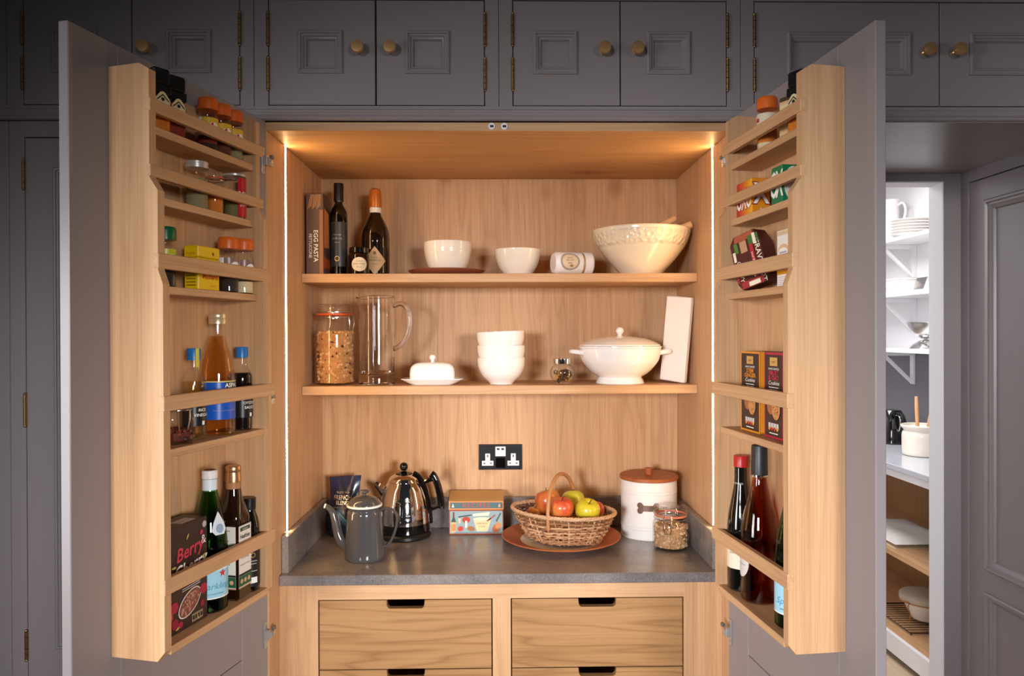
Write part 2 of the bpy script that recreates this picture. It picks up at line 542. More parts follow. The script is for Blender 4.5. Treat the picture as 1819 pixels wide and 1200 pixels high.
# oak racks on the doors
TIERS = [(1.943, .080, 1.965, 1.989, .0885), (1.8155, .080, 1.8465, 1.8685, .0885), (1.6495, .088, 1.679, 1.707, .1045), (1.347, .105, 1.4195, 1.448, .1145), (.988, .112, 1.086, 1.1155, .1145)]
def rack(h, label):
    s = h[2]
    k = 0 if s > 0 else .020
    t = thing('door_rack', label, 'rack', (h[0], 0, 0), door_frame(h), 'oak storage racks on the larder doors')
    U = lambda a, b: sorted((s * a, s * b))
    prof = [(.0006, 2.05), (.066, 2.052), (.086, 2.040), (.086, 1.845), (.103, 1.820), (.103, 1.677), (.113, 1.650), (.113, .985), (.098, .967), (.0006, .967)]
    for a, b in ((.512, .530), (.170 + k, .184 + k)):
        MB().prism(prof, 'x', *U(a, b)).build('end_panel', OKZ, t, smooth=0)
    MB().box(*U(.184 + k, .512), .0006, .006, .967, 2.046).build('back_panel', OKZ, t)
    for zt, vf, r0, r1, rv in TIERS:
        MB().cbox(*U(.1841 + k, .5119), .0061, vf, zt - .015, zt, .0012).build('shelf', OKX, t)
        MB().cbox(*U(.158 + k * .8, .5306), rv - .0125, rv, r0, r1, .0012).build('rail', OKX, t)
    return t
rack(HL, 'stepped oak rack on the open door with the granola box and vinegar bottles')
rack(HR, 'stepped oak rack on the open door with the rosé wine and cookie boxes')

# worktop with upstands
wt = thing('stone_worktop', 'dark grey stone worktop with low upstands inside the larder', 'worktop')
MB().cbox(-SH + .001, SH - .001, .0836, .5815, .8930, .92, .002).build('slab', STONE, wt)
MB().cbox(-SH + .001, SH - .001, .5635, .5825, .9202, 1.0196, .0015).build('upstand', STONE, wt)
for s in (-1, 1):
    MB().cbox(s * .5885, s * .5705, .105, .5633, .9202, 1.0196, .0015).build('upstand', STONE, wt)

# double socket on the back panel
so = thing('wall_socket', 'polished chrome double wall socket with a usb module on the back panel', 'socket', (-.0008, .5828, 1.1503))
MB().cbox(-.0731, .0731, -.005, 0, -.0431, .0431, .0015).build('face_plate', PLATE, so)
for s in (-1, 1):
    g = MB()
    xc = s * .0425
    g.prism([(xc - .019, -.028), (xc + .019, -.028), (xc + .019, -.012), (xc + .008, -.012), (xc + .008, .012), (xc - .008, .012), (xc - .008, -.012), (xc - .019, -.012)], 'y', -.0065, -.0048)
    ins = g.build('outlet', WCERAM, so, smooth=0)
    h = MB().box(xc - .0018, xc + .0018, -.0069, -.0064, 0, .008)
    h.box(xc - .014, xc - .008, -.0069, -.0064, -.022, -.0185).box(xc + .008, xc + .014, -.0069, -.0064, -.022, -.0185)
    h.build('pin_holes', BLACK, ins)
u = MB().cbox(-.017, .017, -.0065, -.0048, .003, .035, .0008).build('usb_module', WCERAM, so)
MB().box(-.012, -.003, -.0069, -.0064, .024, .030).box(.003, .012, -.0069, -.0064, .024, .030).build('usb_ports', BLACK, u)
MB().cbox(-.016, .016, -.0066, -.0048, -.036, -.002, .0008).build('switch', GLOSSBLACK, so)

# ------------------------------------------------------------------ grey wall cabinets above
def moulded_door(x0, x1, z0, z1, px0, px1, pz0, pz1, y=0.0, t=.02, w=.0):
    # inset door with a small moulded recessed panel; front face at y looking to -Y
    g = MB()
    rects, ys = [], []
    e = .0012
    rects += [(x0, x1, z0, z1)]; ys += [y + t]
    rects += [(x0, x1, z0, z1)]; ys += [y + e]
    rects += [(x0 + e, x1 - e, z0 + e, z1 - e)]; ys += [y]
    i = .012
    rects += [(px0 + i, px1 - i, pz0 + i, pz1 - i)] * 2; ys += [y, y + .011]
    g.nest(rects, ys)
    k = len(g.v)
    g.f.append((k - 4, k - 3, k - 2, k - 1)); g.m.append(0)
    mo = MB()
    prof = [(-.001, .000), (-.001, -.004), (.003, -.0065), (.006, -.006), (.0075, -.002), (.011, -.0015), (.013, .001), (.0145, .003), (.018, .004), (.020, .0075), (.0215, .0108)]
    mo.nest([(px0 + a, px1 - a, pz0 + a, pz1 - a) for a, b in prof], [y + b for a, b in prof])
    return g, mo
def knob(parent, x, z, y=0):
    MB().lathe([(0, .0), (.0085, .0), (.0085, .003), (.0055, .006), (.0055, .015), (.0085, .018), (.0150, .0195), (.0160, .023), (.0160, .029), (.0148, .0315), (0, .0325)], 28, (x, y - .0004, z), axis='y').build('knob', BRASS, parent)
def butt_hinge(parent, x, z0, z1, y=-.003):
    g = MB()
    n = 5
    for i in range(n):
        a, b = z0 + (z1 - z0) * i / n, z0 + (z1 - z0) * (i + 1) / n - .0012
        g.lathe([(0, a), (.0042, a), (.0042, b), (0, b)], 10, (x, y, 0))
    g.sphere((x, y, z0 - .002), .0036, 8, 6).sphere((x, y, z1 + .001), .0036, 8, 6)
    g.build('hinge', BRASSOLD, parent)
ZB, ZT = 2.1395, 2.4045
def wall_cabinet(x0, x1, doors, label):
    t = thing('wall_cabinet', label, 'cabinet', (0, 0, 0), 0, 'grey wall cabinets above the larder')
    f = MB()
    z0, z1 = 2.1352, 2.62
    f.box(x0 + .0006, x1 - .0006, .0205, .35, z0, z1)
    g = .0022
    d0, d1 = doors[0][0], doors[-1][1]
    f2 = MB()
    f2.cbox(x0 + .0006, d0 - g, 0, .0205, z0, z1, .0012).cbox(d1 + g, x1 - .0006, 0, .0205, z0, z1, .0012)
    f2.box(d0 - g, d1 + g, 0, .0205, z0, ZB - g).box(d0 - g, d1 + g, 0, .0205, ZT + g, z1)
    f.build('carcass', PAINT, t)
    f2.build('face_frame', PAINT, t)
    for a, b, p0, p1, kx, hx in doors:
        dm, mo = moulded_door(a, b, ZB, ZT, p0, p1, 2.2195, 2.3265)
        d = dm.build('door', PAINT, t, smooth=25)
        mo.build('panel_moulding', PAINT, d, smooth=25)
        knob(d, kx, 2.2775)
        butt_hinge(d, hx, 2.2915, 2.371)
        butt_hinge(d, hx, 2.1790, 2.2575)
    return t
wall_cabinet(-1.2395, -.6212, [(-1.196, -.9285, -1.125, -1.0145, -.985, -1.1982), (-.9256, -.658, -.8395, -.7290, -.8870, -.6558)], 'grey wall cabinet in the dark corner over the tall cupboard')
wall_cabinet(-.6212, -.0027, [(-.583, -.3164, -.509, -.3985, -.3560, -.5852), (-.3122, -.0399, -.2385, -.1280, -.2755, -.0377)], 'two-door grey wall cabinet directly above the prosecco and pasta side')
wall_cabinet(-.0027, .6159, [(.0345, .3057, .0860, .1965, .2640, .0323), (.3086, .5783, .3750, .4855, .3475, .5805)], 'two-door grey wall cabinet directly above the large mixing bowl side')
wall_cabinet(.6159, 1.645, [(.6521, 1.1277, .7348, 1.0533, 1.0900, .6499), (1.1306, 1.606, 1.2067, 1.525, 1.1680, 1.608)], 'wide grey wall cabinet with long panels bridging over the pantry doorway')

# cornice moulding under the wall cabinets
prof = [(.0, 2.1348), (-.004, 2.1348), (-.004, 2.128), (-.008, 2.125), (-.008, 2.1185), (-.013, 2.1165), (-.013, 2.112), (-.009, 2.107), (-.009, 2.1025), (-.004, 2.0990), (.02, 2.0990), (.02, 2.1348)]
tag(MB().prism(prof, 'x', -2.8, 1.7).build('trim_1', PAINT, smooth=25), 'grey stepped moulding running under the wall cabinets', kind='structure')

# tall cupboard at the side of the larder
tall = thing('tall_cabinet', 'tall dark grey cupboard beside the larder, half hidden by the open door', 'cabinet')
MB().box(-1.2345, -.6225, .0205, .6, .0, 2.0975).build('carcass', PAINT, tall)
f = MB()
f.cbox(-1.2345, -1.1962, 0, .0203, 0, 2.0975, .0012).cbox(-.665, -.6225, 0, .0203, 0, 2.0975, .0012)
f.box(-1.1962, -.665, 0, .0203, 2.0575, 2.0975).box(-1.1962, -.665, 0, .0203, 0, .12)
f.build('face_frame', PAINT, tall)
dm, mo = moulded_door(-1.194, -.6675, .1225, 2.055, -1.1230, -.7385, .77, 1.98)
d = dm.build('door', PAINT, tall, smooth=25)
mo.build('panel_moulding', PAINT, d, smooth=25)
for z0, z1 in ((1.9285, 2.001), (1.333, 1.411), (.744, .815)):
    butt_hinge(d, -1.1965, z0, z1)
end = thing('tall_cabinet', 'narrow strip of grey cupboard at the far edge past the tall cupboard', 'cabinet')
MB().cbox(-2.8, -1.2355, 0, .6, 0, 2.0975, .0012).build('side_stile', PAINT, end)
MB().cbox(-2.8, -1.2400, 0, .35, 2.1352, 2.62, .0012).build('upper_stile', PAINT, end)

# ------------------------------------------------------------------ recess with the pantry doorway
st = lambda mb, name, mat, lab=None, **k: tag(mb.build(name, mat, **k), lab, kind='structure')
st(MB().box(.6115, 1.60, -.001, .60, 2.0972, 2.0988), 'trim_2', PAINT, 'grey underside of the bridging cabinet over the doorway')
w = MB()
w.box(.6115, .98, .60, .68, 0, 2.62).box(.98, 1.5034, .60, .68, 2.0705, 2.62).box(1.5034, 1.5625, .598, .68, 0, 2.62).box(1.5625, 2.6, .605, .68, 0, 2.62)
st(w, 'wall_back', PAINT, 'grey wall around the bright pantry doorway')
j = MB()
j.box(1.4995, 1.5034, .602, .682, 0, 2.0705).box(.98, .984, .602, .682, 0, 2.0705).box(.984, 1.4995, .602, .682, 2.0665, 2.0705)
st(j, 'trim_3', WHITEP, 'white lining of the pantry doorway')
st(MB().cbox(1.5600, 1.66, .5585, .597, 0, 2.097, .001).box(1.5600, 1.66, -.9, .5585, 2.058, 2.097), 'trim_4', PAINT, 'grey frame of the panelled door')
def side_door():
    # panelled door in the side wall; built facing -Y, then turned to look to -X
    ang = Matrix.Translation((1.5650, .5565, 0)) @ Matrix.Rotation(-pi / 2, 4, 'Z')
    Wd = .76
    g = MB()
    e = .0015
    holes = [(.080, Wd - .08, .795, 1.985), (.080, Wd - .08, .20, .722)]
    xs = [0, .080, Wd - .08, Wd]
    zs = [.012, .20, .722, .795, 1.985, 2.055]
    for i in range(3):
        for k in range(5):
            if i == 1 and k in (1, 3): continue
            g.box(xs[i], xs[i + 1], 0, .04, zs[k], zs[k + 1])
    d = st(g.xf(ang), 'door_1', PAINT, 'tall grey panelled door in the side wall next to the pantry')
    for x0, x1, z0, z1 in holes:
        MB().box(x0, x1, .012, .03, z0, z1).xf(ang).build('panel', PAINT, d)
        prof = [(0, 0), (0, -.008), (.004, -.011), (.010, -.010), (.013, -.003), (.019, -.002), (.024, .002), (.030, .005), (.034, .0118)]
        MB().nest([(x0 + a, x1 - a, z0 + a, z1 - a) for a, b in prof], [b for a, b in prof]).xf(ang).build('panel_moulding', PAINT, d, smooth=25)
side_door()
st(MB().box(1.66, 1.75, -.9, .60, 0, 2.62), 'wall_right', PAINT, 'grey side wall behind the panelled door')

# floor of oak boards
fl = st(MB().box(-3, 3, -4, 4.2, -.03, -.004), 'floor', pbr('subfloor', '#6d5a48', .8), 'pale oak board floor')
bw = .14
bme = MB().cbox(0, bw - .002, 0, 1.6, -.0038, 0, .001).build('board', oak('floor_oak', 'y', light='#c9b49a', dark='#a58b6c', contrast=1.0), fl)
first = True
for i in range(12):
    x = .75 + i * bw
    for k in range(3):
        o = bme if first else bme.copy()
        if not first: COL.objects.link(o); o.parent = fl
        first = False
        o.location = (x, .2 + (k - .5 * (i % 2)) * 1.602 + .0, 0)

# ------------------------------------------------------------------ pantry room behind the doorway
PX = 2.39
st(MB().box(PX, PX + .08, .68, 3.9, 0, 2.56), 'wall_pantry_side', WHITEP, 'white pantry wall carrying the shelves')
st(MB().box(.6, PX, 3.8, 3.9, 0, 2.56), 'wall_pantry_end', WHITEP, 'white end wall of the pantry')
st(MB().box(.52, .6, .68, 3.9, 0, 2.56), 'wall_pantry_near', WHITEP, 'white pantry wall opposite the shelves')
st(MB().box(.52, PX + .08, .68, 3.9, 2.56, 2.6), 'ceiling_pantry', WHITEP, 'white pantry ceiling')
st(MB().box(.6, PX, .6805, .70, 2.1, 2.56).box(1.56, PX, .6805, .70, 0, 2.56), 'wall_pantry_front', WHITEP, 'white inner face of the doorway wall')
shelf_labels = ['white pantry shelf holding the jug and the plates', 'white pantry shelf holding the rectangular dish', 'lowest white pantry shelf holding the steel scale bowl']
for zt, lab in zip((2.083, 1.778, 1.4715), shelf_labels):
    t = thing('pantry_shelf', lab, 'shelf', group='white pantry shelves')
    MB().cbox(2.165, PX - .0005, .9, 3.4, zt - .020, zt, .0015).build('board', WHITEP, t)
    for y in (1.45, 2.34, 3.1):
        g = MB()
        g.box(PX - .022, PX - .0007, y - .018, y + .018, zt - .205, zt - .0205)
        g.box(2.19, PX - .022, y - .018, y + .018, zt - .042, zt - .0205)
        g.prism([(2.20, zt - .042), (2.222, zt - .042), (PX - .022, zt - .185), (PX - .022, zt - .205)], 'y', y - .010, y + .010)
        g.build('bracket', WHITEP, t, smooth=0)
st(MB().box(PX - .012, PX - .0002, .9, 3.5, .9397, 1.4510), 'trim_5', pbr('slate_splash', '#6f6d74', .4), 'grey panel on the pantry wall above the counter')
tag(MB().cbox(1.85, PX - .013, .75, 3.6, .9135, .9395, .002).build('pantry_worktop', pbr('pale_stone', '#b9bcc4', .12, noise=.06, nscale=6)), 'glossy pale grey counter top in the pantry', 'worktop')
pb = thing('pantry_base_cabinet', 'open white base cabinet with oak shelves under the pantry counter', 'cabinet')
g = MB().box(1.868, 1.888, .75, 3.6, .876, .9132)
for y in (1.280, 3.3):
    g.box(1.868, 1.888, y - .025, y + .025, .12, .876)
g.box(1.868, 1.888, .75, 3.6, .032, .121)
g.build('face_frame', WHITEP, pb)
MB().box(PX - .02, PX - .013, .75, 3.6, .03, .9).build('back_panel', oak('pantry_oak', 'z', light='#a67a4c', dark='#7d5630', contrast=1.0), pb)
MB().cbox(1.89, PX - .021, .75, 3.6, .484, .509, .001).build('shelf', OKY, pb)
MB().cbox(1.889, PX - .021, .75, 3.6, .098, .1205, .001).build('shelf', OKY, pb)
MB().box(1.93, 1.95, .75, 3.6, 0, .032).build('plinth', WHITEP, pb)
# ------------------------------------------------------------------ things on the upper shelf
E_ = .0004
S1, S2, CT = 1.7393 + E_, 1.4054 + E_, .92 + E_
WHT = flat('#f2efe9'); CRM = flat('#e9dcc2'); INK = flat('#1b1a1a'); GOLDP = pbr('gold_print', (.75, .52, .18), .3, .7)
def bowl_prof(pts, t):
    # outer profile bottom to rim, returned with the inner wall
    inner = [(max(r - t, 0), z + (t if i == 0 else t * .6)) for i, (r, z) in enumerate(pts)]
    out = [(0, pts[0][1])] + list(pts)
    rim = [(pts[-1][0] - t * .5, pts[-1][1] + t * .45)]
    inn = [(max(r - t, .0), z) for r, z in reversed(pts[1:])]
    zb = pts[0][1] + t * 2
    inn = [(r, max(z, zb)) for r, z in inn]
    return out + rim + inn + [(0, zb)]
def curve(pts, n=6):
    # Catmull-Rom through (r, z) points
    P = [pts[0]] + list(pts) + [pts[-1]]
    o = []
    for i in range(1, len(P) - 2):
        for k in range(n):
            t = k / n
            o.append(tuple(.5 * (2 * P[i][j] + (P[i + 1][j] - P[i - 1][j]) * t + (2 * P[i - 1][j] - 5 * P[i][j] + 4 * P[i + 1][j] - P[i + 2][j]) * t * t + (3 * P[i][j] - P[i - 1][j] - 3 * P[i + 1][j] + P[i + 2][j]) * t ** 3) for j in range(len(pts[0]))))
    o.append(tuple(pts[-1]))
    return o

# pasta carton
def pasta():
    t = thing('pasta_box', 'tall brown pasta carton standing against the larder side on the upper shelf', 'box', (-.5555, .40, S1))
    w, d, h = .026, .054, .243
    MB().cbox(-w, w, -d, d, 0, h, .0015).build('carton', pbr('carton_brown', '#5a4038', .35, noise=.15, nscale=8), t)
    MB().add([(w * .55, -d - .0004, .002), (w - .001, -d - .0004, .002), (w - .001, -d - .0004, h - .05), (w * .55, -d - .0004, h - .05)], [(0, 1, 2, 3)]).build('print_band', flat('#a36a44'), t)
    g = MB()
    for i in range(9):
        a = -.021 + i * .0045
        g.add([(a, -d - .0006, h - .048 + (i % 3) * .004), (a + .002, -d - .0006, h - .048 + (i % 3) * .004), (a + .012 - i * .001, -d - .0006, h - .004), (a + .010 - i * .001, -d - .0006, h - .004)], [(0, 1, 2, 3)])
    g.build('pasta_print', flat('#b98a5c'), t)
    text('EGG PASTA', .0185, WHT, t, on_front(-d - .0008, .003, .085), rot=-pi / 2, bold=.0002)
    text('FETTUCCINE', .0125, WHT, t, on_front(-d - .0008, -.013, .085), rot=-pi / 2)
    g = MB().add([(w + .0005, y, z) for y, z in ((-.05, .08), (.02, .085), (.015, .19), (-.045, .20))], [(0, 1, 2, 3)])
    g.build('serving_print', flat('#c98248'), t)
    MB().add([(w + .0005, y, z) for y, z in ((-.052, .02), (.03, .02), (.03, .05), (-.052, .05))], [(0, 1, 2, 3)]).build('orange_print', flat('#b2501d'), t)
pasta()

DKGREEN = pbr('dark_glass', '#0d0b08', .06, coat=.6)
BRGLASS = pbr('brown_glass', '#1d0f08', .06, coat=.6)
def oil_bottle():
    t = thing('oil_bottle', 'slim dark olive oil bottle with a charcoal label between carton and jam jar', 'bottle', (-.5035, .44, S1))
    r = .0265
    MB().lathe([(0, 0), (r - .003, 0), (r, .003)] + curve([(r, .150), (r, .185), (r * .88, .205), (.0125, .226), (.0118, .236)]) + [(0, .236)], 32).build('glass', DKGREEN, t)
    MB().lathe([(0, .29), (.0148, .29), (.0152, .288), (.0152, .234), (0, .234)], 24).build('cap', BLACK, t)
    label_strip(r, .030, .168, 1.35).build('label', flat('#3a3b3e', .4), t)
    MB().lathe([(.0062, .0), (.0078, 0)], 20).build('seal', GOLDP, t, rot=(pi / 2, 0, 0), loc=(0, -r - .0012, .054))
    for i, (s_, z) in enumerate((('extra virgin', .0062), ('OLIVE OIL', .0072), ('frantoio', .0052))):
        text(s_, z, flat('#c9c6bd'), t, on_cyl(r + .0008, 0, .128 - i * .012))
oil_bottle()
def jam():
    t = thing('jam_jar', 'squat dark jam jar with an oval cream label in front of the prosecco', 'jar', (-.4330, .395, S1))
    r = .0315
    MB().lathe([(0, 0), (r - .004, 0), (r, .004), (r, .060), (r - .004, .066), (0, .066)], 32).build('jar_body', pbr('jam_dark', '#170908', .06, coat=.6), t)
    MB().lathe([(0, .085), (r - .004, .085), (r - .002, .083), (r - .002, .068), (0, .068)], 32).build('lid', GLOSSBLACK, t)
    f = on_cyl(r + .0005, .22, .032)
    cdisc(f, 0, 0, .0245, .0215, 28).build('label', CRM, t)
    f2 = on_cyl(r + .0009, .22, .032)
    for z, s_, b in ((.010, 'preserve', .0055), (.001, 'BLACKCURRANT', .0048), (-.008, 'extra jam', .0048)):
        text(s_, b, flat('#5b4a44'), t, lambda x, y, z=z: f2(x, y + z))
jam()
def prosecco():
    t = thing('prosecco_bottle', 'dark sparkling wine bottle with orange foil neck and diamond label', 'bottle', (-.3935, .465, S1))
    r = .0445
    pr = [(0, 0), (r - .004, 0), (r, .004)] + curve([(r, .105), (r, .125), (r * .9, .150), (r * .62, .178), (.0185, .196), (.0165, .215)])
    MB().lathe(pr + [(0, .215)], 36).build('glass', BRGLASS, t)
    MB().lathe([(.0178, .202), (.0180, .218), (.0176, .2185)], 28).build('neck_band', WHT, t)
    MB().lathe([(.0178, .2185)] + [(.0196, .2190), (.0205, .235), (.0192, .262), (.0180, .268), (.0176, .274), (.0120, .2785), (0, .2795)], 28).build('foil', pbr('orange_foil', '#c9762f', .32, .35, bump=.4, bscale=180), t)
    f = on_cyl(r + .0005, .10, .048)
    dv = [(-.036, 0), (0, -.043), (.036, 0), (0, .043)]
    g = MB()
    n = 10
    for i in range(n):
        x0, x1 = -.036 + .072 * i / n, -.036 + .072 * (i + 1) / n
        h = lambda x: .045 * (1 - abs(x) / .036)
        g.add([f(x0, -h(x0)), f(x1, -h(x1)), f(x1, h(x1)), f(x0, h(x0))], [(0, 1, 2, 3)])
    g.build('label', flat('#d8b382'), t)
    f2 = on_cyl(r + .001, .10, .048)
    text('ITALIANO', .0052, flat('#55381f'), t, lambda x, y: f2(x, y + .010))
    text('PROSECCO', .0078, flat('#55381f'), t, lambda x, y: f2(x, y + .001))
    text('extra dry', .0046, flat('#55381f'), t, lambda x, y: f2(x, y - .010))
    MB().add([f2(*p) for p in disc(0, .024, .0045, .0055)], [tuple(range(20))]).build('crest', flat('#7a5a3a'), t)
prosecco()
tag(MB().lathe([(0, 0), (.085, 0), (.100, .004), (.118, .015), (.1195, .0175), (.117, .0185), (.098, .009), (.085, .0065), (0, .0065)], 48).build('brown_plate', BROWNPL, loc=(-.168, .445, S1)), 'brown stoneware plate under the deep cream bowl', 'plate')
tag(MB().lathe(bowl_prof(curve([(.043, 0), (.050, .006), (.064, .030), (.0725, .062), (.0735, .072), (.0745, .0735), (.0745, .098)]), .004), 48).build('deep_bowl', CERAM, loc=(-.1645, .445, S1 + .0072)), 'deep cream bowl with a grooved rim standing on the brown plate', 'bowl')
tag(MB().lathe(bowl_prof(curve([(.036, 0), (.044, .006), (.060, .030), (.070, .060), (.0735, .078), (.0735, .082)]), .0035), 48).build('small_bowl', CERAM, loc=(.0552, .445, S1)), 'small cream bowl between the deep bowl and the toppled jar', 'bowl')
def lying_jar():
    t = thing('lying_jar', 'white ceramic jar lying on its side with a round cream label', 'jar', (.222, .40, S1 + .0362), R(14))
    X = Matrix.Rotation(0, 4, 'Z')
    r = .0350
    MB().lathe([(0, -.062), (r - .006, -.062), (r - .001, -.056), (r, -.045), (r, .024), (r - .003, .028), (0, .028)], 36, axis='x').build('jar_body', WCERAM, t)
    MB().lathe([(r - .004, .0285), (r - .003, .0325)], 36, axis='x').build('ring', GOLDP, t)
    MB().lathe([(0, .033), (r, .033), (r + .001, .036), (r + .001, .058), (r - .003, .062), (0, .0625)], 36, axis='x').build('lid', WCERAM, t)
    def f(x, z): return (x - .018, -(r + .0006) * cos(z / r), (r + .0006) * sin(z / r))
    cdisc(f, 0, .004, .031, .029, 30).build('label', flat('#a79c8f'), t)
    def f1(x, z): return (x - .018, -(r + .0010) * cos(z / r), (r + .0010) * sin(z / r))
    cdisc(f1, 0, .004, .025, .023, 30).build('label_centre', flat('#dcc9aa'), t)
    def f2(x, z): return (x - .018, -(r + .0014) * cos(z / r), (r + .0014) * sin(z / r))
    for k, s_ in enumerate(('natural', 'SEA SALT', 'flakes')):
        text(s_, .0065, flat('#6b5238'), t, lambda x, y, k=k: f2(x, y + .014 - .008 * k))
    MB().add([f2(*p) for p in disc(.004, -.010, .006, .004)], [tuple(range(20))]).build('gold_mark', GOLDP, t)
lying_jar()
def embossed():
    m = pbr('embossed_ceramic', '#ecdcc4', .18, coat=.4)
    nt = m.node_tree
    b = nt.nodes['Principled BSDF']
    tc = nt.nodes.new('ShaderNodeTexCoord')
    vo = nt.nodes.new('ShaderNodeTexVoronoi'); vo.inputs['Scale'].default_value = 75
    sp = nt.nodes.new('ShaderNodeSeparateXYZ')
    r1 = nt.nodes.new('ShaderNodeMapRange'); r1.inputs[1].default_value = .082; r1.inputs[2].default_value = .090
    r2 = nt.nodes.new('ShaderNodeMapRange'); r2.inputs[1].default_value = .128; r2.inputs[2].default_value = .122
    mu = nt.nodes.new('ShaderNodeMath'); mu.operation = 'MULTIPLY'
    mu2 = nt.nodes.new('ShaderNodeMath'); mu2.operation = 'MULTIPLY'
    bp = nt.nodes.new('ShaderNodeBump'); bp.inputs['Strength'].default_value = .9; bp.inputs['Distance'].default_value = .006
    L = nt.links.new
    L(tc.outputs['Object'], vo.inputs['Vector']); L(tc.outputs['Object'], sp.inputs[0])
    L(sp.outputs[2], r1.inputs[0]); L(sp.outputs[2], r2.inputs[0])
    L(r1.outputs[0], mu.inputs[0]); L(r2.outputs[0], mu.inputs[1])
    L(mu.outputs[0], mu2.inputs[0]); L(vo.outputs['Distance'], mu2.inputs[1])
    L(mu2.outputs[0], bp.inputs['Height']); L(bp.outputs[0], b.inputs['Normal'])
    return m
bb = (.4360, .4020, S1)
tag(MB().lathe(bowl_prof(curve([(.062, 0), (.070, .010), (.105, .048), (.135, .090), (.1480, .122), (.1500, .132), (.1500, .136)]), .005), 64).build('mixing_bowl', embossed(), loc=bb), 'large cream mixing bowl with an embossed band below the rim', 'bowl')
for (a, b_, lab) in (((.40, .415, 1.835), (.5420, .400, 1.915), 'taller wooden spoon handle leaning out of the mixing bowl'), ((.43, .385, 1.825), (.5790, .345, 1.889), 'lower wooden spoon handle pointing sideways out of the mixing bowl')):
    A, B = Vector(a), Vector(b_)
    pts = [A.lerp(B, k / 6) for k in range(7)]
    tag(MB().tube([p - A for p in pts], [.008, .009, .010, .011, .012, .012, .0105], 12).build('wooden_spoon', WOODM, loc=a), lab, 'spoon')

# ------------------------------------------------------------------ middle shelf
def bits(mb, n, place, size, mats=3, flatn=.7):
    ico = [(0, 0, 1), (.89, 0, .45), (.28, .85, .45), (-.72, .53, .45), (-.72, -.53, .45), (.28, -.85, .45), (.72, .53, -.45), (-.28, .85, -.45), (-.89, 0, -.45), (-.28, -.85, -.45), (.72, -.53, -.45), (0, 0, -1)]
    fc = [(0, 1, 2), (0, 2, 3), (0, 3, 4), (0, 4, 5), (0, 5, 1), (1, 6, 2), (2, 7, 3), (3, 8, 4), (4, 9, 5), (5, 10, 1), (2, 6, 7), (3, 7, 8), (4, 8, 9), (5, 9, 10), (1, 10, 6), (11, 7, 6), (11, 8, 7), (11, 9, 8), (11, 10, 9), (11, 6, 10)]
    for i in range(n):
        p = place()
        s_ = size * rnd.uniform(.6, 1.3)
        M = Matrix.Translation(p) @ Matrix.Rotation(rnd.uniform(0, 6), 4, Vector((rnd.random() - .5, rnd.random() - .5, rnd.random() - .5)).normalized()) @ Matrix.Diagonal((s_, s_ * rnd.uniform(.6, 1), s_ * flatn, 1))
        q = rnd.random()
        mb.add([M @ Vector(v) for v in ico], fc, 0 if q < .62 else 1 if q < .9 else 2)
    return mb
def in_cyl(r, z0, z1):
    def f():
        a = rnd.uniform(0, 2 * pi); q = r * math.sqrt(rnd.uniform(.62, 1))
        z = rnd.uniform(z0, z1)
        if rnd.random() < .22: q, z = r * math.sqrt(rnd.random()), z1
        return (q * cos(a), q * sin(a), z)
    return f
SEAL = pbr('orange_seal', '#d2572a', .4)
WIRE = pbr('wire', (.6, .58, .55), .25, 1)
def clip_jar(name, label, loc, rz, r, h, fill, mats, n, size, seal=SEAL, square=False, group=None, content='contents'):
    # clip-top jar: h is the overall height
    t = thing(name, label, 'jar', loc, rz, group)
    nr = r * .86
    hb = h - .030 * r / .05
    warp = None
    if square:
        def warp(x, y, z):
            a = math.atan2(y, x); q = math.hypot(x, y)
            k = (abs(cos(a)) ** 5 + abs(sin(a)) ** 5) ** (-1 / 5)
            w_ = 1 if z < hb * .7 else max(0, 1 - (z - hb * .7) / (hb * .18))
            k = 1 + (k - 1) * w_
            return (x * k, y * k, z)
    pr = [(0, .0), (r * .88, 0), (r * .97, .004), (r, .012)] + curve([(r, hb * .60), (r, hb * .72), (r * .96, hb * .82), (nr, hb * .93), (nr, hb)], 5)
    pin = [(max(q - .0025, 0), max(z, .004)) for q, z in reversed(pr)]
    MB().lathe(pr + pin, 40, warp=warp).build('glass_body', GLASS, t)
    MB().lathe([(nr * .98, hb), (nr * 1.05, hb + .001), (nr * 1.06, hb + .006), (nr * .98, hb + .007)], 36).build('rubber_seal', seal, t)
    lid = MB().lathe([(0, h - .006), (nr * .75, h - .004), (nr * .9, h - .001), (nr * 1.0, h - .002), (nr * 1.05, h - .006), (nr * 1.05, hb + .0075), (nr * .9, hb + .0075), (nr * .88, h - .008), (0, h - .010)], 36).build('glass_lid', GLASS, t)
    g = MB()
    g.tube([(nr * 1.07 * sin(a), -nr * 1.07 * cos(a), hb - .006) for a in [2 * pi * i / 32 for i in range(32)]], .0012, 6, closed=True)
    g.tube([(nr * 1.08 * sin(a), -nr * 1.08 * cos(a), hb + .0105) for a in [2 * pi * i / 32 for i in range(32)]], .0012, 6, closed=True)
    q = nr * 1.10
    g.tube([(-.010, -q, hb + .010), (-.012, -q - .006, hb + .002), (-.011, -q - .010, hb - .022), (-.008, -q - .007, hb - .042), (.008, -q - .007, hb - .042), (.011, -q - .010, hb - .022), (.012, -q - .006, hb + .002), (.010, -q, hb + .010)], .0013, 6)
    for s_ in (-1, 1):
        g.tube([(s_ * .006, q, hb + .014), (s_ * .007, q + .007, hb + .006), (s_ * .006, q + .006, hb - .006), (s_ * .004, q, hb - .008)], .0013, 6)
    g.build('wire_clip', WIRE, t)
    if n:
        rr = r - .005
        c = MB()
        core = MB().lathe([(0, .006), (rr * .85, .006), (rr * .9, .010), (rr * .9, fill - .004), (0, fill - .006)], 20, warp=warp)
        c.add(core.v, core.f, 0)
        bits(c, n, in_cyl(rr * .97, .008, fill), size)
        o = c.build(content, mats, t)
        o['kind'] = 'stuff'
    return t
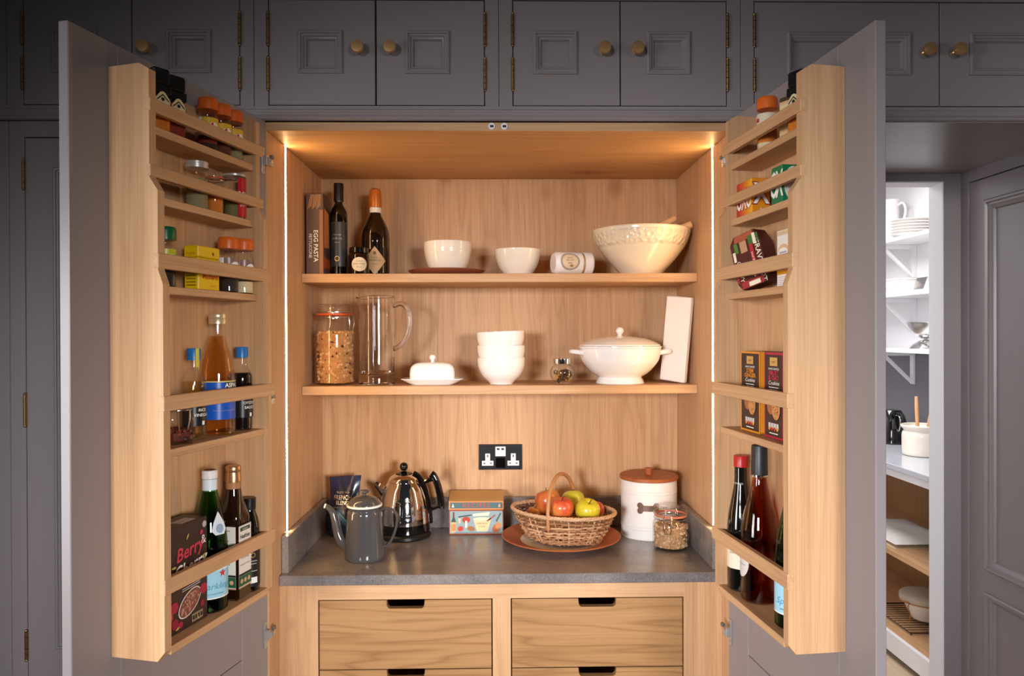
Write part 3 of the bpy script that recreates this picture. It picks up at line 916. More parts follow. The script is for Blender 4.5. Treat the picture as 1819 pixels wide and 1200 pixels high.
GRAN = [pbr('oat', '#c98d52', .7), pbr('oat_light', '#e3b67c', .7), pbr('raisin', '#4a2413', .6)]
clip_jar('clip_top_jar', 'tall clip-top jar full of granola on the middle shelf', (-.5095, .405, S2), R(62), .0600, .247, .160, GRAN, 1500, .0052, content='granola')
def pitcher():
    t = thing('glass_jug', 'tall clear glass jug with a side handle beside the granola jar', 'jug', (-.3795, .395, S2))
    r = .0540
    def warp(x, y, z):
        a = math.atan2(y, x)
        d = abs((a - pi + pi) % (2 * pi) - pi)
        k = max(0, (z - .225) / .05)
        w_ = math.exp(-(((abs(a) - pi)) / .32) ** 2)
        q = 1 + .20 * k * k * w_
        dz = -.012 * k * k * math.exp(-(((abs(a) - pi) - .0) / .75) ** 2) + (.010 * k * k * w_)
        return (x * q, y * q, z + dz)
    pr = [(0, 0), (r - .004, 0), (r + .001, .003), (r + .001, .026), (r, .030), (r, .12), (r, .22), (r, .250), (r + .0015, .268), (r, .2705), (r - .003, .269), (r - .0035, .250), (r - .0035, .22), (r - .0035, .12), (r - .0035, .036), (r - .010, .030), (0, .028)]
    MB().lathe(pr, 48, warp=warp).build('body', SOLIDGLASS, t)
    hd = [(r - .004, 0, .232)] + arc((r + .000, .165), .0, 0, 0, 0) if False else None
    P = [(r - .002, 0, .240), (r + .018, 0, .247), (r + .036, 0, .238), (r + .046, 0, .212), (r + .046, 0, .178), (r + .036, 0, .145), (r + .018, 0, .120), (r - .002, 0, .108)]
    P = curve(P, 4)
    MB().tube(P, .0072, 12).build('handle', SOLIDGLASS, t)
    return t
pitcher()
def rr_warp(sx, sy, n=4):
    def f(x, y, z):
        q = math.hypot(x, y)
        if q < 1e-9: return (0, 0, z)
        a = math.atan2(y, x)
        k = (abs(cos(a)) ** n + abs(sin(a)) ** n) ** (-1 / n)
        return (x * k * sx, y * k * sy, z)
    return f
def butter():
    t = thing('butter_dish', 'white butter dish with a domed knobbed lid on the middle shelf', 'butter dish', (-.2085, .395, S2))
    MB().lathe([(0, .0), (.68, 0), (.80, .006), (1.0, .0165), (1.0, .0185), (.97, .0185), (.80, .010), (.70, .0055), (0, .0055)], 48, warp=rr_warp(.0950, .052, 5)).build('plate', WCERAM, t)
    MB().lathe([(1.0, .006), (1.0, .030)] + curve([(1.0, .030), (.985, .042), (.93, .054), (.78, .063), (.5, .0675), (0.0, .069)], 4), 48, warp=rr_warp(.0695, .040, 4)).build('lid', WCERAM, t)
    MB().lathe(curve([(0, .067), (.0055, .068), (.0050, .073), (.0095, .079), (.0098, .084), (.0062, .0895), (0, .091)], 4), 24).build('knob', WCERAM, t)
butter()
bp_ = bowl_prof(curve([(.036, 0), (.038, .004), (.060, .026), (.0715, .052), (.0735, .072), (.0735, .080)]), .0035)
for i, (dz, tilt, lab) in enumerate(((0, 0, 'bottom bowl of the stack of three white bowls'), (.0375, 0, 'middle bowl of the stack of three white bowls'), (.0800, -.04, 'tilted topmost bowl of the stack of three white bowls'))):
    tag(MB().lathe(bp_, 48).build('stacked_bowl', WCERAM, loc=(.0020 + (.001 if i == 2 else 0), .405, S2 + dz), rot=(0, tilt, 0)), lab, 'bowl', 'stack of white bowls')
def spice_ball():
    t = thing('round_spice_jar', 'small round glass spice jar with a chrome lid between bowls and tureen', 'jar', (.1895, .380, S2))
    r = .0385
    pr = curve([(.021, 0), (.030, .006), (r, .032), (.034, .050), (.0235, .060), (.0235, .064)], 5)
    MB().lathe([(0, 0)] + pr + [(q - .002, max(z, .003)) for q, z in reversed(pr)] + [(0, .003)], 32).build('glass_body', GLASS, t)
    MB().lathe([(.0235, .062), (.0268, .062), (.0272, .064), (.0272, .077), (.0258, .0785), (0, .0785)], 28).build('lid', CHROME, t)
    c = MB()
    def pl():
        a, q = rnd.uniform(0, 6.28), rnd.random() ** .5
        z = rnd.uniform(.012, .040)
        return (.024 * q * cos(a), .024 * q * sin(a), z)
    bits(c, 70, pl, .0085, flatn=.35)
    o = c.build('dried_slices', [pbr('dried_brown', '#5a3b1d', .7), pbr('dried_gold', '#b8863e', .7), pbr('dried_dark', '#2e2413', .7)], t)
    o['kind'] = 'stuff'
spice_ball()
def tureen():
    t = thing('tureen', 'white lidded tureen with two side handles on the middle shelf', 'tureen', (.3690, .400, S2))
    k = .985
    MB().lathe([(0, .0), (.073, 0), (.0745, .002), (.071, .012), (.066, .020)] + curve([(.066, .020), (.090, .036), (.115, .066), (.124, .092), (.1255, .108)], 5) + [(.128, .111), (.128, .115), (.122, .115), (.120, .108), (.08, .04), (0, .03)], 56).build('body', WCERAM, t)
    MB().lathe([(.118, .1155), (.1235, .116), (.1225, .120)] + curve([(.1225, .120), (.105, .129), (.075, .139), (.040, .1445), (.012, .146), (0, .146)], 4), 56).build('lid', WCERAM, t)
    MB().lathe(curve([(0, .145), (.008, .146), (.0065, .150), (.0120, .158), (.0122, .164), (.0075, .1715), (0, .173)], 4), 24).build('knob', WCERAM, t)
    for s_ in (-1, 1):
        P = [(s_ * .116, -.034, .095), (s_ * .138, -.033, .098), (s_ * .149, -.020, .099), (s_ * .151, 0, .099), (s_ * .149, .020, .099), (s_ * .138, .033, .098), (s_ * .116, .034, .095)]
        MB().tube(curve(P, 4), .0075, 12).build('handle', WCERAM, t)
tureen()
tag(MB().cbox(-.044, .044, -.009, .009, 0, .262, .003).build('white_board', pbr('white_board', '#efe6df', .35), loc=(.5340, .402, S2 + .0055), rot=(0, R(6), R(-46))), 'white serving board leaning in the corner beside the tureen', 'board')

# ------------------------------------------------------------------ worktop
def coffee_bag():
    t = thing('coffee_bag', 'crumpled navy coffee pouch standing behind the grey coffee pot', 'bag', (-.5040, .488, CT), R(-6))
    g = MB()
    nx, nz = 14, 18
    H, Wd = .186, .050
    for side in (-1, 1):
        base = len(g.v)
        vs, fs = [], []
        for j in range(nz + 1):
            v = j / nz
            w_ = Wd * (1 + .05 * sin(v * 7))
            dep = .030 * (1 - v ** 2.2) + .0012
            for i in range(nx + 1):
                u_ = -1 + 2 * i / nx
                y = dep * (1 - abs(u_) ** 3) + .0008
                y += .0022 * sin(9 * u_ + 11 * v) * sin(7 * v + 3 * u_) * (1 - abs(u_)) if 0 < v < 1 else 0
                vs.append((u_ * w_ + .006 * v, side * y + (.008 * v), v * H + .004 * u_ * v))
        for j in range(nz):
            for i in range(nx):
                a = j * (nx + 1) + i
                fs.append((a, a + 1, a + nx + 2, a + nx + 1))
        g.add(vs, fs)
    g.add([(-Wd, -.006, 0), (Wd, -.006, 0), (Wd, .006, 0), (-Wd, .006, 0)], [(0, 1, 2, 3)])
    g.build('pouch', pbr('navy_foil', '#232a4a', .28, coat=.3, bump=.3, bscale=30), t, smooth=60)
    fr = lambda x, z: (x + .004, -.0315 * (1 - (max(z, .0) / H) ** 2.2) * (1 - abs((x) / Wd) ** 3) - .0035 + .008 * z / H, z)
    text('TASTE THE', .0085, WHT, t, lambda x, z: fr(x, z + .137), bold=.0001)
    text('FRENCH', .0190, pbr('silver_print', (.8, .8, .8), .25, .8), t, lambda x, z: fr(x, z + .122), bold=.0003, sx=.8)
    text('BLEND', .0170, MATS['silver_print'], t, lambda x, z: fr(x, z + .106), bold=.0003, sx=.8)
    text('rich & smooth coffee', .0068, WHT, t, lambda x, z: fr(x, z + .092))
    for i, (c_, pts) in enumerate((('#2f7fae', [(-.022, .082), (-.006, .080), (.030, .036), (.014, .034)]), ('#8fd0e6', [(-.012, .078), (-.008, .078), (.028, .042), (.022, .042)]), ('#1c5a8c', [(-.006, .030), (.034, .022), (.034, .008), (-.010, .010)]))):
        g = MB()
        n = 6
        for k in range(n):
            a = [pts[0][j] + (pts[3][j] - pts[0][j]) * k / n for j in (0, 1)]; b_ = [pts[1][j] + (pts[2][j] - pts[1][j]) * k / n for j in (0, 1)]
            c2 = [pts[1][j] + (pts[2][j] - pts[1][j]) * (k + 1) / n for j in (0, 1)]; d2 = [pts[0][j] + (pts[3][j] - pts[0][j]) * (k + 1) / n for j in (0, 1)]
            g.add([fr(*a), fr(*b_), fr(*c2), fr(*d2)], [(0, 1, 2, 3)])
        g.build('blue_print', flat(c_, .25), t)
coffee_bag()
def kettle():
    t = thing('electric_kettle', 'polished steel electric kettle with black handle, base and ball knob', 'kettle', (-.3080, .474, CT))
    MB().lathe([(0, 0), (.082, 0), (.086, .004), (.086, .012), (.081, .018), (.0, .018)], 40).build('power_base', BLACK, t)
    MB().lathe([(0, .0185), (.080, .0185), (.0835, .022), (.0815, .046), (0, .046)], 40).build('lower_band', GLOSSBLACK, t)
    pr = curve([(.0812, .0465), (.0795, .075), (.0735, .115), (.063, .150), (.052, .170), (.050, .173)], 5)
    MB().lathe(pr + [(0, .173)], 48).build('body', CHROME, t)
    lid = MB().lathe([(.0505, .1735)] + curve([(.0505, .174), (.045, .185), (.034, .193), (.026, .196)], 4) + [(0, .197)], 40).build('lid', CHROME, t)
    MB().lathe([(.027, .1965), (.026, .199), (.014, .203), (.007, .205), (.006, .209), (0, .210)], 28).build('lid_cap', GLOSSBLACK, lid)
    MB().sphere((0, 0, .219), .0135, 20, 14).build('knob', GLOSSBLACK, lid)
    h = [(.030, 0, .199), (.046, 0, .189), (.058, 0, .172), (.068, 0, .145), (.076, 0, .105), (.082, 0, .060), (.083, 0, .040)]
    g = MB().tube(curve(h, 4), .0085, 10, flatten=1.3)
    g.tube(curve([(.060, 0, .168), (.080, 0, .176), (.100, 0, .181)], 4), .0075, 10)
    g.tube(curve([(.086, 0, .196), (.094, 0, .189), (.104, 0, .168), (.113, 0, .135), (.118, 0, .100), (.118, 0, .086)], 4), .0115, 12, flatten=.9)
    g.tube(curve([(.079, 0, .080), (.098, 0, .088), (.116, 0, .096)], 4), .0065, 10)
    g.build('handle', GLOSSBLACK, t)
    g = MB()
    prS = [(-.060, .150, .026), (-.074, .160, .020), (-.086, .168, .013), (-.092, .170, .010)]
    vs, fs = [], []
    for x, z, w_ in prS:
        for k in range(9):
            a = pi * k / 8
            vs.append((x - .004 * sin(a) * 0, -w_ * cos(a), z - .044 * sin(a) * (w_ / .026)))
    for i in range(3):
        for k in range(8):
            fs.append((i * 9 + k, i * 9 + k + 1, i * 9 + 10 + k, i * 9 + 9 + k))
    g.add(vs, fs)
    g.build('spout', CHROME, t)
    rb = lambda z: .0812 - (.0812 - .063) * max(0, (z - .046)) / .104 * .9
    fw = lambda x, z: ((rb(z) + .0025) * sin(.28 + x / .075), -(rb(z) + .0025) * cos(.28 + x / .075), z)
    g = MB()
    zs = [.062 + .072 * i / 18 for i in range(19)]
    hw = lambda z: .010 * math.sqrt(max(0, 1 - max(0, max(.072 - z, z - .124) / .0101) ** 2))
    for z0, z1 in zip(zs, zs[1:]):
        for k in range(4):
            q0, q1 = -1 + k / 2, -1 + (k + 1) / 2
            g.add([fw(q0 * hw(z0), z0), fw(q1 * hw(z0), z0), fw(q1 * hw(z1), z1), fw(q0 * hw(z1), z1)], [(0, 1, 2, 3)])
    wo = g.build('water_window', pbr('window_grey', '#2c2926', .15, coat=.5), t)
    fw2 = lambda x, z: ((rb(z) + .0032) * sin(.28 + x / .075), -(rb(z) + .0032) * cos(.28 + x / .075), z)
    g = MB()
    for z in (.078, .092, .106, .120):
        g.add([fw2(-.006, z), fw2(.006, z), fw2(.006, z + .0018), fw2(-.006, z + .0018)], [(0, 1, 2, 3)])
    g.build('level_marks', WHT, wo)
kettle()
def pot():
    t = thing('coffee_pot', 'dark grey enamel coffee pot with white rimmed lid at the worktop front', 'coffee pot', (-.3905, .238, CT))
    EN = pbr('grey_enamel', '#4d4b4c', .12, coat=.5)
    WE = pbr('white_enamel', '#f0ece6', .2)
    MB().lathe([(0, 0), (.054, 0), (.0565, .003), (.0575, .008)] + curve([(.0575, .010), (.0535, .070), (.0495, .125), (.0475, .136), (.0455, .139), (.0462, .145), (.0475, .149)], 4) + [(0, .149)], 48).build('body', EN, t)
    lid = MB().lathe([(.0475, .1525), (.0470, .1555)] + curve([(.0465, .156), (.040, .167), (.028, .175), (.014, .179), (0, .180)], 4), 40).build('lid', EN, t)
    MB().lathe([(.0460, .1495), (.0500, .1495), (.0505, .152), (.0498, .1545), (.0465, .1552)], 40).build('lid_rim', WE, lid)
    MB().lathe(curve([(.0, .179), (.0055, .180), (.0055, .184), (.0125, .188), (.0130, .192), (.0085, .1955), (0, .196)], 3), 24).build('knob', EN, lid)
    S = curve([(-.046, 0, .033), (-.064, 0, .045), (-.076, 0, .070), (-.084, 0, .105), (-.091, 0, .130), (-.1030, 0, .1450), (-.1110, 0, .1490)], 5)
    n = len(S)
    MB().tube(S, [.0175 - .0115 * (i / (n - 1)) ** .8 for i in range(n)], 14).build('spout', EN, t)
    MB().tube([S[-2], S[-1], (S[-1][0] - .003, 0, S[-1][2] + .0008)], .0068, 14).build('spout_tip', WE, t)
    Hd = curve([(.045, 0, .138), (.062, 0, .142), (.082, 0, .136), (.0925, 0, .116), (.089, 0, .085), (.078, 0, .055), (.066, 0, .038), (.056, 0, .034), (.051, 0, .042)], 5)
    MB().tube(Hd, .0042, 10, flatten=2.0).build('handle', EN, t)
pot()
def recipe_tin():
    t = thing('recipe_tin', 'painted recipe tin with mushrooms, bottle and bowl in red and blue', 'tin', (-.0790, .518, CT), R(0))
    w, d, h = .0868, .040, .106
    MB().cbox(-w, w, -d, d, 0, .0785, .0015).build('tin_body', flat('#a5563a', .35), t)
    lid = MB().prism([(-d, .0790), (-d, h), (-d + .006, .1085), (d, .1250), (d, .0790)], 'x', -w - .0008, w + .0008).build('lid', flat('#b98a4e', .4), t, smooth=0)
    f = on_front(-d - .0004)
    f1 = on_front(-d - .0007)
    f2 = on_front(-d - .0010)
    f3 = on_front(-d - .0013)
    P = lambda pts, c_, par=t, fn=f2, name='painted_motif': patch(pts, fn).build(name, flat(c_, .4), par)
    P(rectp(-w + .003, w - .003, .004, .0750), '#8fa3a8', fn=f, name='painted_panel')
    P(rectp(-w, w, .0795, .1055), '#d98a52', lid, f, 'lid_border')
    P(rectp(-w + .0035, w - .0035, .0835, .1025), '#4f6b6e', lid, f1, 'lid_panel')
    text('RECIPES', .0200, flat('#b5563e', .4), lid, on_front(-d - .0012, 0, .0925), sx=1.15, bold=.0002, spacing=1.12)
    P([(-.078, .087), (-.070, .087), (-.072, .093), (-.074, .100), (-.076, .093)], '#e9e2d2', lid, f2)
    P([(.070, .087), (.078, .087), (.077, .095), (.074, .099), (.071, .095)], '#d9a48a', lid, f2)
    P(rectp(-.080, -.064, .008, .040), '#d6b07a')                                            # bottle
    P([(-.080, .040), (-.064, .040), (-.0695, .056), (-.0745, .056)], '#3f4f3c')
    P(rectp(-.0745, -.0695, .056, .072), '#7d2e2b')
    P(rectp(-.079, -.065, .012, .034), '#c98a4c', fn=f3)
    P(disc(-.032, .047, .013, .010), '#b5402c')                                             # mushrooms
    P(rectp(-.0355, -.0285, .022, .044), '#e8dcc4', fn=f3)
    P(disc(-.050, .019, .0095, .008, rot=.3), '#c4452f')
    P(disc(-.017, .019, .0125, .008, rot=-.2), '#a26a42')
    P(rectp(-.057, -.050, .036, .052), '#d9c39a')
    P([(-.010, .050), (.048, .050), (.036, .010), (.002, .010)], '#e2c998')                   # bowl
    P(disc(.019, .050, .029, .005), '#f0dfb8', fn=f3)
    P([(.032, .044), (.060, .064), (.062, .060), (.036, .041)], '#a5563a', fn=f3)             # spoon
    P([(-.012, .066), (.044, .072), (.040, .060), (-.010, .058)], '#ded6bf')                  # knife
    P([(-.058, .058), (-.014, .064), (-.014, .061), (-.056, .0545)], '#2f3a3a')
    P(disc(.064, .020, .015, .012, rot=.8), '#b8643c')                                       # onion, pear
    P(disc(.070, .028, .009, .012, rot=-.3), '#c98a52', fn=f3)
    P([(.066, .040), (.080, .068), (.076, .069), (.062, .044)], '#4c5f4c')
    text('simple dishes', .0062, flat('#7d5a3c', .4), t, on_front(-d - .0016, .018, .036))
    text('for family', .0056, flat('#7d5a3c', .4), t, on_front(-d - .0016, .018, .026))
    P([(-.07, .004), (.082, .004), (.082, .0085), (-.07, .0085)], '#6f8890', fn=f1)
recipe_tin()
pl = thing('serving_platter', 'terracotta platter with a cream centre under the apple basket', 'plate', (.1830, .378, CT))
MB().lathe([(0, 0), (.085, 0), (.095, .003), (.150, .014), (.1800, .0235), (.1815, .0255), (.1795, .0268), (.150, .0185), (.124, .0115)], 64).build('rim', TERRA, pl)
MB().lathe([(.1242, .0116), (.112, .0085), (.095, .0068), (0, .0062)], 64).build('glazed_centre', pbr('cream_glaze', '#efe4d4', .3), pl)
def basket():
    t = thing('wicker_basket', 'oval wicker basket with a hooped handle heaped with apples', 'basket', (.1880, .368, CT + .0122), R(-27))
    a, b_ = .162, .112
    H = .108
    def rim(th, k=1.0):       # rim outline rises at the ends
        return (a * cos(th) * k, b_ * sin(th) * k)
    def surf(th, v):
        # v 0 at base, 1 at rim
        k = .66 + .34 * (v ** .7)
        x, y = rim(th, k)
        lift = .004 * (cos(th) ** 2) * v
        sag = .014 * (1 - v) ** 2 * (abs(cos(th)) ** 8 + .8 * sin(th) ** 8)
        return (x * (1 - .10 * (1 - v) * abs(sin(th))), y, .0055 * (1 - v) + (H - .018) * v + lift * .5 - sag * .5 + .0)
    W1 = pbr('willow', '#a87a55', .6, noise=.3, nscale=60)
    W2 = pbr('willow_light', '#c9a07a', .55, noise=.2, nscale=60)
    W3 = pbr('willow_dark', '#7d5639', .65, noise=.2, nscale=60)
    g = MB()
    NS = 46
    rows = 14
    per = NS * 3
    for r_ in range(rows):
        v = .02 + .94 * (r_ + .5) / rows
        pts = []
        for i in range(per):
            th = 2 * pi * i / per
            p = Vector(surf(th, v))
            nrm = Vector((p.x / a ** 2, p.y / b_ ** 2, 0)).normalized()
            p += nrm * (.0032 * cos(pi * i / 3 + pi * r_)) + Vector((0, 0, .0012 * sin(3 * th + r_ * 1.7) + .0010 * rnd.uniform(-1, 1)))
            pts.append(p)
        g.tube(pts, .0023 + .0006 * rnd.random(), 5, closed=True, m=rnd.choice((0, 0, 1, 2)))
    for i in range(NS):
        th = 2 * pi * (i + .25) / NS
        g.tube([surf(th + .10 * (1 - k / 6) * (1 if cos(th) > 0 else -.3), k / 6) for k in range(7)], .0024, 5, m=rnd.choice((0, 1, 2)))
    base = MB().add([(x * .93, y * .93, .0060) for x, y, z in [surf(2 * pi * i / 40, 0) for i in range(40)]], [tuple(range(40))])
    g.add(base.v, base.f, 2)
    o = g.build('woven_wicker', [W1, W2, W3], t, smooth=60)
    o['kind'] = 'stuff'
    g = MB()
    for k in range(3):
        pts = []
        for i in range(150):
            th = 2 * pi * i / 150
            p = Vector(surf(th, 1.0))
            nrm = Vector((p.x / a ** 2, p.y / b_ ** 2, 0)).normalized()
            q = 34 * th + 2 * pi * k / 3
            pts.append(p + nrm * .0035 * cos(q) + Vector((0, 0, .0035 * sin(q))))
        g.tube(pts, .0034, 5, closed=True)
    g.build('plaited_rim', W2, t, smooth=60)
    hd = []
    for i in range(25):
        u_ = pi * i / 24
        hd.append((-.010 * sin(u_), -(b_ + .001) * cos(u_) * (1 if abs(cos(u_)) > .0 else 1), .066 + .132 * sin(u_) ** .85))
    hd = [(0, -b_ * .99, .056)] + hd + [(0, b_ * .99, .056)]
    MB().tube(hd, .0056, 10).build('hoop_handle', pbr('cane', '#b07c4c', .45, noise=.15, nscale=40), t)
    return t
basket()
def apple_mat(name, c1, c2, bias, blush=(1, 0, 0)):
    m, nt, b = new_mat(name)
    N, L = nt.nodes.new, nt.links.new
    tc = N('ShaderNodeTexCoord')
    n = N('ShaderNodeTexNoise'); n.inputs['Scale'].default_value = 14; n.inputs['Detail'].default_value = 5
    mp = N('ShaderNodeMapping'); mp.inputs['Scale'].default_value = (3, 3, .5)
    n2 = N('ShaderNodeTexNoise'); n2.inputs['Scale'].default_value = 30; n2.inputs['Detail'].default_value = 3
    dt = N('ShaderNodeVectorMath'); dt.operation = 'DOT_PRODUCT'; dt.inputs[1].default_value = blush
    L(tc.outputs['Object'], n.inputs['Vector']); L(tc.outputs['Object'], mp.inputs[0]); L(mp.outputs[0], n2.inputs['Vector']); L(tc.outputs['Object'], dt.inputs[0])
    m1 = N('ShaderNodeMath'); m1.operation = 'MULTIPLY_ADD'; m1.inputs[1].default_value = 11; m1.inputs[2].default_value = bias
    L(dt.outputs['Value'], m1.inputs[0])
    m2 = N('ShaderNodeMath'); m2.operation = 'MULTIPLY_ADD'; m2.inputs[1].default_value = .7
    L(n.outputs['Fac'], m2.inputs[0]); L(m1.outputs[0], m2.inputs[2])
    m3 = N('ShaderNodeMath'); m3.operation = 'MULTIPLY_ADD'; m3.inputs[1].default_value = .5
    L(n2.outputs['Fac'], m3.inputs[0]); L(m2.outputs[0], m3.inputs[2])
    mx = N('ShaderNodeMix'); mx.data_type = 'RGBA'; mx.clamp_factor = True
    mx.inputs['A'].default_value = lin(c1); mx.inputs['B'].default_value = lin(c2)
    L(m3.outputs[0], mx.inputs['Factor']); L(mx.outputs['Result'], b.inputs['Base Color'])
    b.inputs['Roughness'].default_value = .3
    b.inputs['Coat Weight'].default_value = .25
    return m
A_RED = apple_mat('apple_red', '#d9a440', '#ab3322', -.10, (-.6, -.5, .1))
A_ORG = apple_mat('apple_blush', '#e2a94c', '#c2482c', -.20, (.4, -.2, .8))
A_YEL = apple_mat('apple_yellow', '#cfc02e', '#c9622a', -.75, (.8, .3, -.2))
A_GRN = apple_mat('apple_green', '#bdbb35', '#b9a52e', -.4, (-.4, .1, .3))
ap = curve([(.0, .010), (.006, .005), (.016, .001), (.026, .006), (.034, .020), (.0375, .036), (.036, .050), (.028, .063), (.016, .0675), (.008, .065), (.003, .059), (0, .056)], 4)
stemM = pbr('stem', '#4a3420', .8)
def apple(x, y, z, sc, mat, label, rx=0, ry=0, rz=0):
    t = thing('apple', label, 'apple', (x, y, z), 0, 'apples in the wicker basket')
    t.rotation_euler = (rx, ry, rz)
    MB().lathe([(max(r, 0), q) for r, q in ap], 32, warp=lambda a, b, c: (a * sc, b * sc, c * sc)).build('flesh', mat, t)
    MB().tube([(0, 0, .058 * sc), (.001, 0, .066 * sc), (.004, .001, .075 * sc)], .0013, 6).build('stem', stemM, t)
bz = CT + .0098 + .014
for x, y, lab in ((.150, .345, 'bottom apple buried under the blushed apple'), (.225, .345, 'bottom apple buried under the yellow apple'), (.185, .415, 'bottom apple buried below the green apple')):
    apple(x, y, bz, .92, A_RED, lab)
apple(.106, .408, bz + .028, .74, A_RED, 'low red apple at the far end of the basket behind the handle')
apple(.152, .395, bz + .061, 1.06, A_RED, 'large red and yellow apple resting against the handle hoop', R(-12), R(-8), R(20))
apple(.181, .328, bz + .060, .95, A_ORG, 'blushed orange apple at the front centre of the basket', R(10), 0, 0)
apple(.226, .398, bz + .062, .98, A_GRN, 'green yellow apple at the top back of the heap', R(-20), R(15), R(40))
apple(.252, .330, bz + .055, .98, A_YEL, 'yellow apple at the front of the basket near the canister', R(20), R(10), R(0))
apple(.286, .374, bz + .046, .80, A_ORG, 'red apple mostly hidden behind the yellow apple')
def canister():
    t = thing('biscuit_canister', 'white enamel canister with wooden lid and bone-shaped brass plate', 'canister', (.4720, .4710, CT))
    r = .0880
    EW = pbr('white_tin', '#f0ebe6', .3)
    pr = [(0, 0), (r + .0015, 0), (r + .0025, .002), (r + .0015, .004), (r, .005), (r, .030), (r + .0012, .0315), (r, .033), (r, .038), (r + .0012, .0395), (r, .041), (r, .138), (r + .0012, .1395), (r, .141), (r, .147), (r + .0012, .1485), (r, .150), (r, .176), (r - .002, .178), (0, .178)]
    MB().lathe(pr, 56).build('tin_body', EW, t)
    lid = MB().lathe([(0, .1785), (r + .003, .1785), (r + .0045, .180), (r + .0045, .188), (r + .002, .190), (0, .190)], 56).build('lid', LIDWOOD, t)
    MB().lathe([(0, .190), (.0105, .190), (.0120, .202), (.0132, .2075), (.0118, .2105), (0, .2115)], 24).build('knob', LIDWOOD, lid)
    f = on_cyl(r + .0022, -.22, .100)
    bone = rectp(-.022, .022, -.0095, .0095)
    g = MB()
    g.add([f(x, z) for x, z in [(-.024, -.009), (-.008, -.009), (.008, -.009), (.024, -.009), (.024, .009), (.008, .009), (-.008, .009), (-.024, .009)]], [(0, 1, 6, 7), (1, 2, 5, 6), (2, 3, 4, 5)])
    for cx, cz in ((-.025, .008), (-.025, -.008), (.025, .008), (.025, -.008)):
        c0 = f(cx, cz)
        g.lathe([(0, .0022), (.0085, .0018), (.0095, 0)], 20, warp=lambda x, y, z, cx=cx, cz=cz: (lambda q: (q[0] * (1 + z * 8), q[1] * (1 + z * 8), q[2]))(f(cx + x, cz + y)))
    g.build('bone_plate', pbr('bone_metal', (.20, .12, .08), .35, .5), t)
canister()
NUTS = [pbr('nut', '#b58f66', .7), pbr('nut_light', '#d9bb94', .7), pbr('nut_dark', '#8a6542', .7)]
clip_jar('clip_top_jar', 'small clip-top jar of beige nuts in front of the white canister', (.5060, .315, CT), R(-22), .0535, .128, .068, NUTS, 900, .0046, seal=pbr('pink_seal', '#c9765c', .4), content='nuts')
# ------------------------------------------------------------------ jars, bottles and boxes in the door racks
TZ = [t_[0] + .0005 for t_ in TIERS]
def at(h, tier, u, v):
    return door_world(h, u, v, TZ[tier])
def face(h, extra=0):
    # turn that makes local -Y look out of the rack
    hx, a, s = h
    return (pi / 2 - a if s > 0 else -(pi / 2 - a)) + R(extra)
ORL = pbr('orange_lid', '#d8651c', .35, coat=.2)
GRL = pbr('green_lid', '#0f5a34', .3, coat=.2)
SPICES = {'brown': '#5a2a18', 'red': '#7a2413', 'green': '#6e6a3a', 'black': '#1d1612', 'orange': '#c9701c', 'cream': '#d9c39a', 'herb': '#8a7f5c', 'dark': '#2b1d16'}
def spice_mat(k):
    return MATS.get('spice_' + k) or pbr('spice_' + k, SPICES[k], .8, noise=.5, nscale=350)
def spice_jar(h, tier, u, v, label, lid, spice, turn, band='#e3b52c', badge='#c22a22', fill=.6, r=.0205, ht=.113, cat='spice jar', script='Spice', base=None):
    t = thing('spice_jar', label, 'spice jar', at(h, tier, u, v), face(h, turn), 'spice jars in the door racks')
    hb = ht - .034
    pr = [(r - .003, 0), (r, .003), (r, hb - .008), (r * .93, hb - .002), (r * .82, hb + .003), (r * .82, hb + .008)]
    MB().lathe([(0, 0)] + pr, 28).build('glass', GLASS, t)
    MB().lathe([(0, .002), (r - .0025, .002), (r - .0018, .004), (r - .0018, hb * fill), (0, hb * fill)], 24).build('spice', spice_mat(spice), t)
    if base:
        MB().lathe([(0, .0018), (r - .0012, .0018), (r - .0012, .016), (0, .016)], 24).build('lower_layer', spice_mat(base), t)
    MB().lathe([(0, ht), (r * .88, ht), (r * .97, ht - .003), (r * 1.0, ht - .008), (r * 1.0, hb + .009), (0, hb + .009)], 28).build('lid', lid, t)
    if band:
        lb = label_strip(r, hb * .40, hb - .009, 1.9).build('label', flat(band, .35), t)
        f = on_cyl(r + .0008, .0, 0)
        zc = (hb * .40 + hb - .009) / 2
        cdisc(f, .003, zc - .002, .0125, .0115, 16, 4, .5).build('white_badge', WHT, lb)
        f1 = on_cyl(r + .0012, .0, 0)
        MB().add([f1(x, z) for x, z in ((-.008, zc + .001), (.000, zc + .009), (.012, zc + .002), (.012, zc - .003), (.000, zc + .003))], [(0, 1, 2, 4), (2, 3, 4)]).build('red_flash', flat(badge), lb)
        text(script, .0052, INK, lb, on_cyl(r + .0013, .0, zc - .008))
        label_strip(r, hb * .40, hb - .009, .38, -1.45, e=.0007).build('info_panel', WHT, lb)
